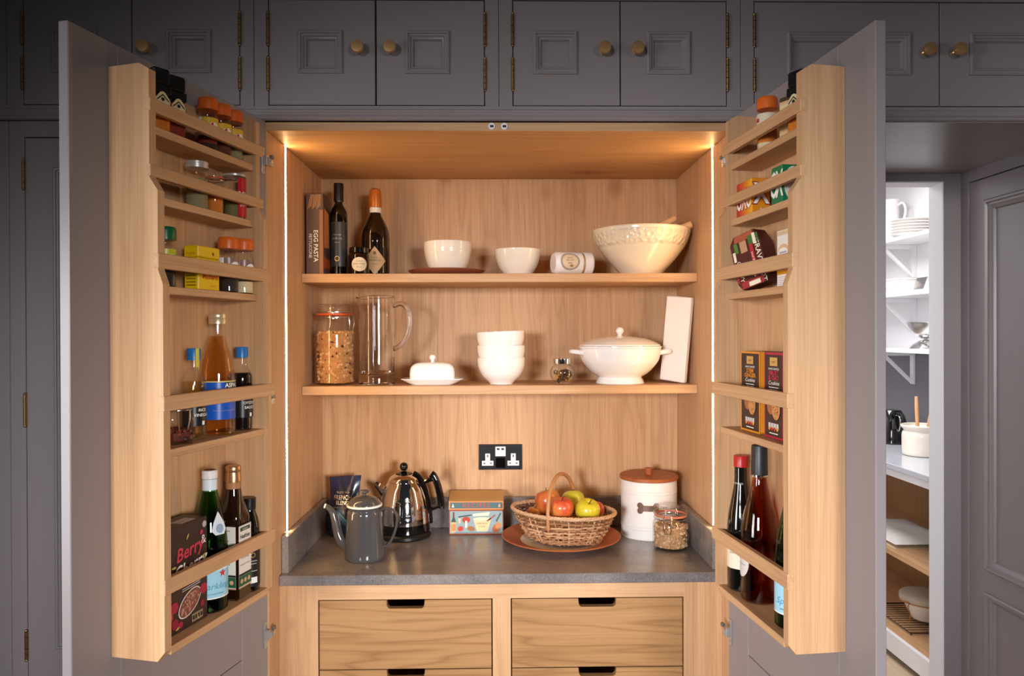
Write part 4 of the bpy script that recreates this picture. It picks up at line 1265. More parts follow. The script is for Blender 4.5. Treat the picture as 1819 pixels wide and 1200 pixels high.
def grinder(h, tier, u, v, label, spice, turn):
    t = thing('spice_grinder', label, 'spice grinder', at(h, tier, u, v), face(h, turn), 'square black-capped grinders')
    w = .0185
    MB().cbox(-w, w, -w, w, 0, .072, .003).build('glass', GLASS, t)
    MB().cbox(-w + .002, w - .002, -w + .002, w - .002, .003, .066, .002).build('spice', spice_mat(spice), t)
    MB().cbox(-w, w, -w, w, .0725, .090, .002).cbox(-w + .001, w - .001, -w + .001, w - .001, .090, .121, .004).build('cap', BLACK, t)
    f = on_front(-w - .0004)
    lab = patch([(-.014, .028), (.014, .028), (.014, .062), (.005, .074), (0, .076), (-.005, .074), (-.014, .062)], f).build('label', flat('#d9c79a'), t)
    MB().add([(w + .0004, y, z) for y, z in ((-.014, .028), (.014, .028), (.014, .062), (0, .076), (-.014, .062))], [(0, 1, 2, 3, 4)]).build('label', flat('#d9c79a'), t)
    f2 = on_front(-w - .0008)
    patch([(-.012, .060), (0, .071), (.012, .060), (.012, .057), (0, .068), (-.012, .057)], f2).build('chevron', INK, lab)
    patch(disc(0, .061, .0035), f2).build('emblem', INK, lab)
    text('SPICE', .006, INK, lab, on_front(-w - .0009, 0, .047))

# rack with the vinegar bottles
grinder(HL, 0, .462, .050, 'black-capped square grinder of orange spice at the rack top, against the end panel', 'orange', -22)
grinder(HL, 0, .4165, .050, 'black-capped square grinder of red chilli, second in the top tier', 'red', -22)
spice_jar(HL, 0, .306, .049, 'orange-lidded jar of red flakes, first of three in the top tier', ORL, 'red', -28, base='dark', script='Chilli')
spice_jar(HL, 0, .2595, .050, 'orange-lidded jar of brown spice, middle of three in the top tier', ORL, 'brown', -28, script='Cumin')
spice_jar(HL, 0, .2135, .049, 'orange-lidded jar of green herbs, last of three in the top tier', ORL, 'herb', -28, script='Thyme')
def herb_jar():
    t = thing('herb_jar', 'glass jar of dried herbs with a silver screw lid', 'jar', at(HL, 1, .340, .046), face(HL))
    r = .0235
    MB().lathe([(0, 0), (r - .003, 0), (r, .003), (r, .074), (r - .003, .080), (r - .003, .085)], 28).build('glass', GLASS, t)
    MB().lathe([(0, .003), (r - .002, .003), (r - .002, .064), (0, .066)], 24).build('herbs', spice_mat('herb'), t)
    MB().lathe([(0, .100), (r - .002, .100), (r, .0985), (r, .095), (r - .001, .0945), (r - .001, .0905), (r, .090), (r, .086), (0, .086)], 28).build('lid', SILVER, t)
herb_jar()
def turmeric_jar():
    t = thing('clip_spice_jar', 'small clear jar of bright orange spice next to the silver-lidded jar', 'jar', at(HL, 1, .2835, .0485), face(HL))
    r = .0185
    MB().lathe([(0, 0), (r - .002, 0), (r, .003), (r, .064), (r - .002, .070), (r - .002, .076)], 28).build('glass', GLASS, t)
    MB().lathe([(0, .003), (r - .002, .003), (r - .002, .058), (0, .060)], 24).build('spice', spice_mat('orange'), t)
    MB().lathe([(r - .002, .0765), (r, .0765), (r, .079), (r - .002, .079)], 28).build('seal', SEAL, t)
    MB().lathe([(0, .092), (r - .001, .0915), (r, .088), (r, .0795), (0, .0795)], 28).build('glass_lid', GLASS, t)
    MB().tube([(r * 1.03 * sin(a), -r * 1.03 * cos(a), .072) for a in [2 * pi * i / 24 for i in range(24)]], .0009, 5, closed=True).build('wire', WIRE, t)
turmeric_jar()
def clear_tin():
    t = thing('clear_tub', 'clear silver-rimmed tub with a red lettered label', 'tub', at(HL, 1, .2125, .0495), face(HL, -40))
    r = .0245
    MB().lathe([(0, 0), (r - .002, 0), (r, .002), (r, .094)], 32).build('glass', GLASS, t)
    MB().lathe([(0, .002), (r - .002, .002), (r - .002, .062), (0, .062)], 24).build('leaves', spice_mat('green'), t)
    MB().lathe([(r, .094), (r + .001, .0945), (r + .001, .0985), (r - .002, .0995), (r - .004, .096), (0, .096)], 32).build('lid', SILVER, t)
    lb = label_strip(r, .004, .090, .75, .75).build('label', flat('#b81f2a', .3), t)
    text('XIO', .020, WHT, lb, on_cyl(r + .0009, .75, .052), bold=.0004)
    text('green tea', .0075, WHT, lb, on_cyl(r + .0009, .75, .030))
clear_tin()
spice_jar(HL, 2, .447, .055, 'green-lidded jar of dark peppercorns beside the mustard tin', GRL, 'black', -30, band='#b9b92c', badge='#3a7a3a', r=.019, ht=.116, script='Pepper')
def mustard():
    t = thing('mustard_tin', 'bright yellow mustard powder tin with red lettering', 'tin', at(HL, 2, .3375, .056), face(HL))
    w, d, h = .0355, .0165, .090
    Y_ = pbr('mustard_yellow', '#e6bf0c', .3)
    MB().cbox(-w, w, -d, d, 0, .066, .002).build('tin_body', Y_, t)
    MB().cbox(-w - .0005, w + .0005, -d - .0005, d + .0005, .0665, h, .002).build('lid', Y_, t)
    text('Mustard', .0150, flat('#c2331c'), t, on_front(-d - .0006, .002, .028), bold=.0003)
    text('powder', .0060, flat('#c2331c'), t, on_front(-d - .0006, .012, .010))
    patch(disc(.012, .076, .0035), on_front(-d - .0011)).build('emblem', flat('#7a3a12'), t)
    fl_ = lambda x, z: (-w - .0008, -x, z)
    text('English', .0075, flat('#b0481c'), t, lambda x, z: fl_(x, z + .074))
    for i in range(5):
        patch(rectp(-.011, .011, .008 + i * .0065, .0105 + i * .0065), fl_).build('text_line', flat('#8a6a1c'), t)
mustard()
spice_jar(HL, 2, .2610, .066, 'orange-lidded glass jar of brown spice beside the mustard tin', ORL, 'dark', -28, band=None, r=.0215, ht=.119)
spice_jar(HL, 2, .2070, .0685, 'orange-lidded near-empty jar at the hinge end of the mustard tier', ORL, 'cream', -28, band=None, r=.0215, ht=.122, fill=.3)
for o in [x for x in bpy.data.objects if x.parent is None and x.get('label') in ('orange-lidded glass jar of brown spice beside the mustard tin', 'orange-lidded near-empty jar at the hinge end of the mustard tier')]:
    lb = label_strip(.0215, .036, .074, 1.7).build('label', flat('#8c6a62', .3), o)
    f = on_cyl(.0215 + .0009, .15, 0)
    cdisc(f, .002, .053, .0125, .013, 16, 4, .5).build('white_badge', WHT, lb)
    text('Pepper', .0055, flat('#24386b'), lb, on_cyl(.0215 + .0013, .15, .047))
    label_strip(.0215, .036, .074, .38, -1.3, e=.0007).build('info_panel', WHT, lb)
clip_jar('clip_top_jar', 'low square clip-top jar of dried chillies beside the rice vinegar', at(HL, 3, .430, .066), face(HL, -35), .0275, .088, .026, [pbr('chilli', '#5c1d12', .5), pbr('chilli_light', '#8a3a22', .5), pbr('chilli_dark', '#33100b', .5)], 60, .006, square=True, content='dried_chillies')
BLUECAP = pbr('blue_cap', '#1f6fb5', .35)
PALE_LIQ = pbr('vinegar_pale', '#d9c7a2', .05, trans=.0)
def tinted(name, tint): return MATS.get(name) or glass(name, tint)
def sauce_bottle(u, v, label, liquid, lab_col, words, h=HL, turn=-28, fillz=.118):
    t = thing('sauce_bottle', label, 'bottle', at(h, 3, u, v), face(h, turn), 'blue-capped sauce bottles')
    r = .0235
    pr = [(r - .003, 0), (r, .003)] + curve([(r, .085), (r * .97, .095), (r, .108), (r * .96, .120), (r * .72, .133), (.0125, .142), (.0115, .160)], 4)
    MB().lathe([(0, 0)] + pr, 32).build('glass', GLASS, t)
    inn = [(max(q - .0015, 0), z) for q, z in pr if z <= fillz]
    MB().lathe([(0, .002)] + [(q, max(z, .002)) for q, z in inn] + [(0, inn[-1][1])], 28).build('liquid', liquid, t)
    MB().lathe([(0, .184), (.0125, .184), (.0135, .182), (.0135, .160), (0, .160)], 24).build('cap', BLUECAP, t)
    lb = label_strip(r, .028, .090, 1.5).build('label', flat(lab_col, .3), t)
    label_strip(r, .078, .0902, .55, -.95, e=.0007).build('blue_band', flat('#2a7fc0'), lb)
    label_strip(r, .078, .0902, .18, -.2, e=.0007).build('yellow_band', flat('#d9c22c'), lb)
    label_strip(r, .0905, .0925, 1.5, e=.0007).build('white_edge', WHT, lb)
    for i, s_ in enumerate(words):
        text(s_, .0085, WHT, lb, on_cyl(r + .0009, .25, .060 - i * .010), bold=.0001)
    label_strip(r, .030, .038, .12, .35, e=.0007).build('small_print', WHT, lb)
    return t
rv = sauce_bottle(.3715, .060, 'blue-capped rice vinegar bottle with black label beside the chilli jar', tinted('rice_liquid', (.93, .86, .70)), '#17171a', ('RICE', 'VINEGAR'))
MB().add([(x, -.0140, z) for x, z in ((-.003, .146), (.004, .146), (.004, .184), (-.003, .184))], [(0, 1, 2, 3)]).build('cap_sticker', flat('#d0c23a'), rv)
sauce_bottle(.2090, .0635, 'blue-capped dark sauce bottle at the hinge end beside the cider vinegar', pbr('soy', '#160c08', .1), '#1a1a1c', ('OYSTER', 'SAUCE'), fillz=.128)
def cider():
    t = thing('vinegar_bottle', 'large cider vinegar bottle with gold cap and blue label', 'bottle', at(HL, 3, .295, .062), face(HL, -25))
    r = .0350
    pr = [(r - .004, 0), (r, .004)] + curve([(r, .095), (r * .99, .125), (r * .88, .155), (r * .66, .182), (.0170, .205), (.0158, .222), (.0158, .236)], 5)
    MB().lathe([(0, 0)] + pr, 40).build('glass', GLASS, t)
    inn = [(max(q - .002, 0), max(z, .003)) for q, z in pr if z < .212]
    MB().lathe([(0, .003)] + inn + [(0, inn[-1][1])], 32).build('vinegar', tinted('cider_liquid', (.93, .72, .42)), t)
    MB().lathe([(0, .256), (.0172, .256), (.0182, .254), (.0182, .247), (.0176, .246), (.0182, .245), (.0182, .234), (0, .234)], 28).build('cap', pbr('gold_cap', (.80, .64, .40), .3, .6), t)
    lb = label_strip(r, .034, .112, 1.7).build('label', flat('#1b56b8', .3), t)
    label_strip(r, .112, .1145, 1.7, e=.0006).build('yellow_edge', flat('#e0c878'), lb)
    label_strip(r, .098, .112, .55, .45, e=.0007).build('dark_band', flat('#1a2536'), lb)
    text('ASPALL', .0125, WHT, lb, on_cyl(r + .001, .45, .105), bold=.0003)
    text('cyder vinegar', .0065, flat('#c7d6ee'), lb, on_cyl(r + .001, .35, .072))
    label_strip(r, .0525, .0530, .9, .1, e=.0007).build('rule', flat('#c7a86a'), lb)
cider()
def granola_box():
    t = thing('granola_box', 'dark brown berry and cherry granola carton in the bottom tier', 'box', at(HL, 4, .4385, .0575), face(HL))
    w, d, h = .0720, .0275, .2040
    BR = pbr('choc_card', '#32211f', .4)
    MB().cbox(-w, w, -d, d, 0, h, .001).build('carton', BR, t)
    f = on_front(-d - .0004)
    f2 = on_front(-d - .0008)
    f3 = on_front(-d - .0012)
    text('Berry', .0360, flat('#c33a4c'), t, lambda x, z: f2(x + .016, z + .150), shear=.25, bold=.0006, rot=.12)
    text('&', .0250, WHT, t, lambda x, z: f2(x + .059, z + .160))
    text('Cherry', .0340, WHT, t, lambda x, z: f2(x + .018, z + .118), shear=.25, bold=.0006, rot=.12)
    text('GRANOLA', .0165, flat('#c9bdae'), t, lambda x, z: f2(x + .020, z + .090), rot=.06)
    for k in (0, 1):
        patch([(-.006, .0795 - k * .004), (.048, .0825 - k * .004), (.048, .0815 - k * .004), (-.006, .0785 - k * .004)], f2).build('rule', WHT, t)
    patch(disc(.016, .048, .037, .0215, 28, .5), f2).build('bowl_print', flat('#d8cfc6'), t)
    patch(disc(.016, .048, .0345, .0192, 28, .5), f3).build('bowl_inner_print', flat('#7b4a3c'), t)  # brown inner oval of the printed bowl
    f4 = on_front(-d - .0016)
    g = MB()
    for k in range(70):
        a, q = rnd.uniform(0, 6.28), rnd.random() ** .5
        x, z = .031 * q * cos(a), .0165 * q * sin(a)
        x, z = .016 + x * cos(.5) - z * sin(.5), .048 + x * sin(.5) + z * cos(.5)
        p = disc(x, z, .0032, .0022, 6, rnd.uniform(0, 3))
        g.add([(q_[0], -d - .0015 - .00001 * k, q_[1]) for q_ in p], [tuple(range(6))], k % 2)
    g.build('cereal_print', [flat('#b98a72'), flat('#9a5a4c')], t)
    for k, (x, z, r_) in enumerate(((-.030, .052, .012), (-.044, .036, .011), (-.028, .020, .011), (.058, .062, .012), (-.044, .066, .007), (.054, .034, .007), (.050, .088, .006), (.052, .176, .005), (-.034, .118, .005), (-.012, .014, .007))):
        patch(disc(x, z, r_, r_ * .9, 10, k), f3).build('berry_print', flat(('#a3203a', '#b8324a', '#8a1a30')[k % 3]), t)
    for k, (x, z, a) in enumerate(((-.030, .128, 0), (.010, .178, 1), (.060, .128, .5), (-.020, .010, .3), (-.044, .016, 1.2), (.040, .012, 2))):
        patch(disc(x, z, .0065, .0022, 8, a), f3).build('seed_print', flat('#b9a24a'), t)
    patch(rectp(.022, .056, .006, .022), f2).build('nutrition_panel', flat('#8c7b62'), t)
    g = MB()
    for k in range(4):
        g.add([f3(.024 + k * .008, .010), f3(.030 + k * .008, .010), f3(.030 + k * .008, .018), f3(.024 + k * .008, .018)], [(0, 1, 2, 3)])
    g.build('nutrition_cells', flat('#2b2420'), t)
    MB().add([(x, y, h + .0004) for x, y in ((.000, -.022), (.045, -.022), (.045, .004), (.000, .004))], [(0, 1, 2, 3)]).build('top_panel_print', flat('#cbbfbb'), t)
    text('best before', .0065, INK, t, lambda x, z: (x + .022, z - .010, h + .0008))
    patch(disc(.062, .190, .0065), f2).build('round_mark', flat('#b9b0a6'), t)
granola_box()
GBOT = tinted('green_bottle', (.16, .42, .10))
GLIQ = tinted('green_water', (.80, .95, .80))
def water_bottle(h, u, v, label, turn, star=True):
    t = thing('water_bottle', label, 'bottle', at(h, 4, u, v), face(h, turn), 'green sparkling water bottles')
    r = .0350
    pr = [(r - .004, 0), (r, .004)] + curve([(r, .115), (r * .99, .140), (r * .88, .175), (r * .66, .210), (.0165, .240), (.0140, .255), (.0135, .270)], 5)
    MB().lathe([(0, 0)] + pr, 40).build('glass', GBOT, t)
    inn = [(max(q - .002, 0), max(z, .003)) for q, z in pr if z < .135]
    MB().lathe([(0, .003)] + inn + [(0, inn[-1][1])], 32).build('water', GLIQ, t)
    MB().lathe([(0, .289), (.0140, .289), (.0155, .2875), (.0155, .272), (.0145, .271), (0, .271)], 28).build('cap', pbr('white_cap', '#e8e2e0', .35), t) if 'white_cap' not in MATS else MB().lathe([(0, .289), (.0140, .289), (.0155, .2875), (.0155, .272), (.0145, .271), (0, .271)], 28).build('cap', MATS['white_cap'], t)
    MB().lathe([(.0150, .246), (.0146, .2705)], 28).build('neck_label', flat('#d5e2ea', .35), t)
    MB().lathe([(0, .2893), (.0120, .2893)], 24).build('cap_disc', flat('#9a3a32'), t)
    lb = label_strip(r, .032, .108, 2.6, seg=40).build('label', flat('#9fcfe2', .3), t)
    label_strip(r, .0295, .032, 2.6, seg=40, e=.0006).build('white_edge', WHT, lb)
    label_strip(r, .086, .108, 2.6, seg=40, e=.0006).build('pale_band', flat('#cfe6ef', .3), lb)
    text('Sparkling', .0185, flat('#4a9ab8'), lb, on_cyl(r + .001, .05, .055), shear=.3)
    text('natural mineral water', .0052, flat('#3a6a8a'), lb, on_cyl(r + .001, 0, .040))
    f = on_cyl(r + .0012, .55, .080)
    if star:
        st_ = []
        for k in range(10):
            q = .009 if k % 2 == 0 else .0038
            st_.append((q * sin(pi * k / 5), q * cos(pi * k / 5)))
        MB().add([f(0, 0)] + [f(*p) for p in st_], [(0, 1 + k, 1 + (k + 1) % 10) for k in range(10)]).build('red_star', flat('#c9383a'), lb)
    def sh(x, z):
        zz = .176 + z
        q = r * (.88 - .22 * (zz - .175) / .035) + .003 if zz > .175 else r * (.99 - .11 * (zz - .14) / .035) + .003
        return (q * sin(.42 + x / q), -q * cos(.42 + x / q), zz)
    tri = [(0, .030), (.012, .008), (.017, -.008), (.010, -.017), (-.010, -.017), (-.017, -.008), (-.012, .008)]
    MB().add([sh(0, 0)] + [sh(*p) for p in tri], [(0, 1 + k, 1 + (k + 1) % 7) for k in range(7)]).build('shoulder_label', flat('#d8dfe6', .35), t)
    sh2 = lambda x, z: (lambda p: (p[0] * 1.02, p[1] * 1.02, p[2]))(sh(x, z))
    MB().add([sh2(*p) for p in disc(0, -.004, .0085, .0095, 14)], [tuple(range(14))]).build('shoulder_crest', flat('#93a9c2', .35), t)
water_bottle(HL, .3275, .0640, 'green sparkling water bottle with white cap beside the granola carton', -45)
def rapeseed():
    t = thing('oil_bottle', 'square brown oil bottle with bronze cap and white and green label', 'bottle', at(HL, 4, .2575, .0730), face(HL, 0))
    w = .0270
    G = pbr('amber_glass', '#1f0e07', .06, coat=.6)
    b1 = MB().cbox(-w, w, -w, w, 0, .168, .006)
    wp = rr_warp(1, 1, 6)
    b1.lathe(curve([(w, .164), (w * .96, .185), (w * .72, .212), (.0165, .232), (.0150, .245)], 5) + [(0, .245)], 36, warp=lambda x, y, z: ((wp(x, y, z)) if z < .175 else (lambda k, p: (x + (p[0] - x) * k, y + (p[1] - y) * k, z))(max(0, 1 - (z - .175) / .05), wp(x, y, z))))
    b1.build('glass', G, t)
    BRZ = pbr('bronze_cap', (.62, .36, .19), .3, .9)
    MB().lathe([(0, .286), (.0150, .286), (.0162, .284), (.0162, .274), (.0156, .273), (.0170, .258), (.0170, .252), (0, .252)], 28).build('cap', BRZ, t)
    MB().lathe([(.0158, .231), (.0160, .2515)], 28).build('neck_sleeve', pbr('bronze_sleeve', '#a8754a', .4), t)
    for fn, fn2, nm in ((on_front(-w - .0005), on_front(-w - .0010), 0), (lambda x, z: (-w - .0005, -x, z), lambda x, z: (-w - .0010, -x, z), 1), (lambda x, z: (w + .0005, x, z), lambda x, z: (w + .0010, x, z), 2)):
        lb = patch(rectp(-w + .004, w - .004, .026, .160), fn).build('label', flat('#e3ddd3'), t)
        patch(rectp(-w + .004, w - .004, .030, .052), fn2).build('green_band', flat('#1f5a38'), lb)
        patch(rectp(-w + .004, w - .004, .026, .0285), fn2).build('tan_rule', flat('#b98a5a'), lb)
        patch(rectp(-w + .004, w - .004, .0525, .057), fn2).build('black_rule', INK, lb)
        f3 = lambda x, z, fn2=fn2: tuple(c * 1.012 if i < 2 else c for i, c in enumerate(fn2(x, z)))
        for k in range(3):
            patch(disc(-.013 + k * .013, .041, .0048), f3).build('round_icon', flat('#c9a07a'), lb)
        if nm != 1:
            patch(rectp(-.018, .018, .148, .156), fn2).build('green_plate', flat('#2c4a38'), lb)
            text('organic', .0070, CRM, lb, lambda x, z: f3(x, z + .152))
            text('Healthier', .0130, INK, lb, lambda x, z: fn2(x, z + .136), bold=.0003, sx=.75)
            text('rapeseed oil', .0065, flat('#7a6a5a'), lb, lambda x, z: fn2(x, z + .122))
            text('for cooking', .0060, flat('#7a6a5a'), lb, lambda x, z: fn2(x, z + .090))
            text('roasting & dressing', .0048, flat('#7a6a5a'), lb, lambda x, z: fn2(x, z + .076))
        else:
            for k in range(12):
                patch(rectp(-.018, .010 - (k * 7 % 5) * .003, .150 - k * .0072, .1518 - k * .0072), fn2).build('text_line', flat('#8a8078'), lb)
rapeseed()
def black_oil():
    t = thing('oil_bottle', 'small black bottle with a printed dark label at the hinge end', 'bottle', at(HL, 4, .2065, .0795), face(HL, -45))
    r = .0215
    MB().lathe([(0, 0), (r - .003, 0), (r, .003)] + curve([(r, .130), (r, .142), (r * .85, .160), (.0130, .176), (.0122, .182)], 4) + [(0, .182)], 32).build('glass', DKGREEN, t)
    MB().lathe([(0, .206), (.0130, .206), (.0140, .2045)] + [(.0140 - .0006 * (k % 2), .2035 - k * .0028) for k in range(8)] + [(.0136, .180), (0, .180)], 24).build('cap', BLACK, t)
    lb = label_strip(r, .012, .110, 1.5).build('label', flat('#1f1d1d', .4), t)
    f = on_cyl(r + .001, .1, 0)
    g = MB().lathe([(.0040, 0), (.0056, 0)], 18, warp=lambda x, y, z: f(x, .082 + y)); g.build('gold_ring', GOLDP, lb)
    for k, (x0, x1, z) in enumerate(((-.008, .009, .098), (-.008, .010, .068), (-.006, .008, .062), (-.008, .010, .046))):
        MB().add([f(x0, z), f((x0 + x1) / 2, z), f(x1, z), f(x1, z + .0016), f((x0 + x1) / 2, z + .0016), f(x0, z + .0016)], [(0, 1, 4, 5), (1, 2, 3, 4)]).build('text_line', flat('#b9b4ab'), lb)
    MB().add([f(-.008, .020), f(.001, .020), f(.010, .020), f(.010, .033), f(.001, .033), f(-.008, .033)], [(0, 1, 4, 5), (1, 2, 3, 4)]).build('white_plate', WHT, lb)
    text('BALSAMIC', .0075, flat('#d9d4c9'), lb, on_cyl(r + .001, .1, .105))
black_oil()

# rack with the wine bottles
spice_jar(HR, 0, .318, .048, 'orange-lidded jar of orange and cream spice in the wine rack top tier', ORL, 'orange', 30, band=None, r=.0215, ht=.113, fill=.75, base='cream')
_o = [x for x in bpy.data.objects if x.get('label', '').startswith('orange-lidded jar of orange and cream')][0]
lb = label_strip(.0215, .056, .0775, 1.3, .5).build('label', flat('#d8cbb0'), _o)
label_strip(.0215, .060, .068, .22, -.45, e=.0008).build('red_flash', flat('#c22a22'), lb)
t = thing('spice_carton', 'plain cream spice carton between the two jars in the top tier', 'box', at(HR, 0, .3950, .040), face(HR, 20))
MB().cbox(-.014, .014, -.012, .012, 0, .082, .001).build('carton', flat('#d6b083'), t)
MB().cbox(-.0142, .0142, -.0122, .0122, .082, .090, .002).build('dark_top', flat('#4a3a2a'), t)
MB().add([(x, -.0125, z) for x, z in rectp(-.011, .011, .030, .075)], [(0, 1, 2, 3)]).build('label', flat('#e2c79c'), t)
grinder(HR, 0, .4555, .048, 'black-capped square grinder of yellow spice in the wine rack top tier', 'orange', 22)
def stock_box(u0, u1, v0, v1, h, label, front, side, spots, group='stock cube boxes'):
    uc, vc = (u0 + u1) / 2, (v0 + v1) / 2
    w, d = (u1 - u0) / 2, (v1 - v0) / 2
    t = thing('stock_cube_box', label, 'box', at(HR, 1, uc, vc), face(HR), group)
    MB().cbox(-w, w, -d, d, 0, h, .001).build('carton', flat(side, .35), t)
    # local +X looks to the free end of the door
    spots(t, w, d, h)
    return t
def oxo(t, w, d, h):
    f = on_front(-d - .0004); f2 = on_front(-d - .0008); f3 = on_front(-d - .0012)
    n = 10
    for k in range(n):
        c_ = ['#b8261c', '#c2301c', '#cc431c', '#d2561e', '#d86a1e', '#dc7a1e', '#e08a20', '#e49a22', '#e8a824', '#ecb428'][k]
        x0, x1 = w - 2 * w * k / n, w - 2 * w * (k + 1) / n
        patch(rectp(-x0, -x1, 0.001, h - .001), f).build('colour_band', flat(c_, .35), t)
    for x, ch, c_ in ((-w * .62, 'O', '#a82018'), (-w * .02, 'X', '#b03018'), (w * .60, 'O', '#b83a18')):
        text(ch, .062, flat(c_, .35), t, lambda a, b, x=x: f2(x + a, b + h * .46), bold=.0030, sx=.55)
        text(ch, .062, WHT, t, lambda a, b, x=x: f3(x + a, b + h * .46), bold=.0012, sx=.55)
    sd = lambda o: (lambda x, z: (w + o, x, z))
    # the side that looks along the door towards its free edge
    g1 = sd(.0004)
    text('X', .062, flat('#9c2a18', .35), t, lambda a, b: sd(.0006)(a, b + h * .55), bold=.0040, sx=.75)
    text('X', .062, WHT, t, lambda a, b: sd(.0010)(a, b + h * .55), bold=.0016, sx=.75)
    text('beef', .0105, WHT, t, lambda a, b: sd(.0012)(a + .006, b + h * .13), bold=.0002)
stock_box(.2055, .2850, .026, .066, .079, 'red and orange stock cube box with big white letters', None, '#d98a1e', oxo)
def oxo_g(t, w, d, h):
    f = on_front(-d - .0004)
    for x, ch in ((-w * .5, 'O'), (w * .5, 'X')):
        text(ch, .074, WHT, t, lambda a, b, x=x: f(x + a, b + h * .5), bold=.0014, sx=.55)
    sd = lambda o: (lambda x, z: (w + o, x, z))
    patch([(x * .95, z) for x, z in disc(.002, h * .52, d * .98, h * .44, 24)], sd(.0004)).build('pale_disc', flat('#d9d2cb', .35), t)
    patch(disc(.0, h * .72, .009, .007), sd(.0009)).build('green_mark', flat('#1d6a42'), t)
stock_box(.372, .418, .024, .066, .078, 'green and white stock cube box behind the end panel', None, '#11774a', oxo_g)
def gravy():
    # sleeve of gravy pots, tipped against the rack back
    t = thing('gravy_pack', 'tilted dark red sleeve of gravy pots with white lettering', 'pack', at(HR, 2, .2920, .0500), face(HR))
    t.rotation_euler = (0, R(-15), face(HR, 26))
    t.location.z += .002
    w, d = .040, .020
    P = [(-w + .010, .008), (w - .008, .008), (w, .022), (w, .100), (w - .012, .128), (-w + .014, .128), (-w, .112), (-w, .022)]
    MB().prism(P, 'y', -d, d).build('sleeve', pbr('maroon_card', '#4e1c17', .4, noise=.15, nscale=10), t, smooth=0)
    f = on_front(-d - .0004); f2 = on_front(-d - .0008); f3 = on_front(-d - .0012)
    patch([(-w + .012, .113), (w - .012, .113), (w - .016, .1275), (-w + .016, .1275)], f).build('copper_band', flat('#a8523a', .35), t)
    patch(rectp(.010, w - .003, .098, .118), f2).build('green_leaf', flat('#3a6a2a'), t)
    patch(rectp(-.030, -.020, .090, .112), f2).build('green_leaf', flat('#4a7a2e'), t)
    patch(rectp(.022, .030, .096, .120), f3).build('name_plate', CRM, t)
    patch(rectp(-.036, -.029, .072, .094), f3).build('name_plate', CRM, t)
    text('GRAVY POT', .0180, CRM, t, lambda x, z: f2(x + .030, z + .058), rot=-pi / 2, bold=.0002)
    patch(rectp(.010, .019, .026, .098), f2).build('red_bar', flat('#b01f28'), t)
    text('beef flavour', .0078, CRM, t, lambda x, z: f3(x + .0145, z + .062), rot=-pi / 2)
    text('GRAVY', .0150, CRM, t, lambda x, z: f2(x - .026, z + .048), rot=-pi / 2)
    patch(rectp(-.038, -.034, .024, .070), f2).build('red_bar', flat('#b01f28'), t)
    patch(rectp(-.014, .004, .086, .112), f2).build('nutrition_panel', flat('#b98a62'), t)
    sw = [(-.012, .050), (.000, .050), (.010, .038), (.012, .026), (.008, .026), (.004, .036), (-.004, .042), (-.012, .043)]
    patch(sw, f2).build('pour_print', flat('#d8c7b6'), t)
    patch(rectp(-.030, .030, .009, .024), f2).build('red_foot', flat('#9c2a2a'), t)
    patch(rectp(-.010, .020, .010, .020), f3).build('name_plate', CRM, t)
gravy()
def tea(u, v, w, d, h, label, kind):
    t = thing('slim_carton', label, 'box', at(HR, 2, u, v), face(HR), 'slim cartons beside the gravy pack')
    MB().cbox(-w, w, -d, d, 0, h, .001).build('carton', flat('#eee6dc', .35), t)
    f = on_front(-d - .0004); f2 = on_front(-d - .0008)
    if kind == 0:
        patch(disc(0, .072, w * .8, .012), f).build('peach_wash', flat('#e6b48c'), t)
        patch(disc(0, .068, w * .7, .009), f2).build('oval_label', WHT, t)
        patch(disc(-w * .4, .056, w * .45, .005), f).build('fruit_print', flat('#c98a6a'), t)
        patch(rectp(-w + .001, w - .001, .024, .046), f).build('orange_band', flat('#e0981c'), t)
        patch(rectp(-w + .001, w - .001, h - .010, h - .002), f).build('tan_band', flat('#d9bd94'), t)
        text('camomile', .0075, flat('#7a5a8a'), t, on_front(-d - .0012, 0, .068))
    else:
        patch(rectp(-w + .001, w - .001, h - .022, h - .001), f).build('green_wash', flat('#b9c46a'), t)
        patch(disc(0, .078, w * .7, .016), f2).build('leaf_print', flat('#4a8a3a'), t)
        patch(disc(.001, .080, w * .55, .010), on_front(-d - .0012)).build('oval_label', WHT, t)
        patch(rectp(-w + .001, w - .001, .026, .060), f).build('lime_band', flat('#a8b04a'), t)
        text('green', .0065, flat('#3a6a2a'), t, on_front(-d - .0016, 0, .080))
    g = MB()
    for k in range(5):
        g.add([f2(-w * .8, .004 + k * .0036), f2(w * .8, .004 + k * .0036), f2(w * .8, .0052 + k * .0036), f2(-w * .8, .0052 + k * .0036)], [(0, 1, 2, 3)])
    g.build('small_print', flat('#b9b0c0'), t)
tea(.4300, .052, .0265, .018, .112, 'slim white carton with a peach and orange print beside the gravy pack', 0)
tea(.4830, .052, .0245, .018, .118, 'slim white carton with a green leaf print against the end panel', 1)
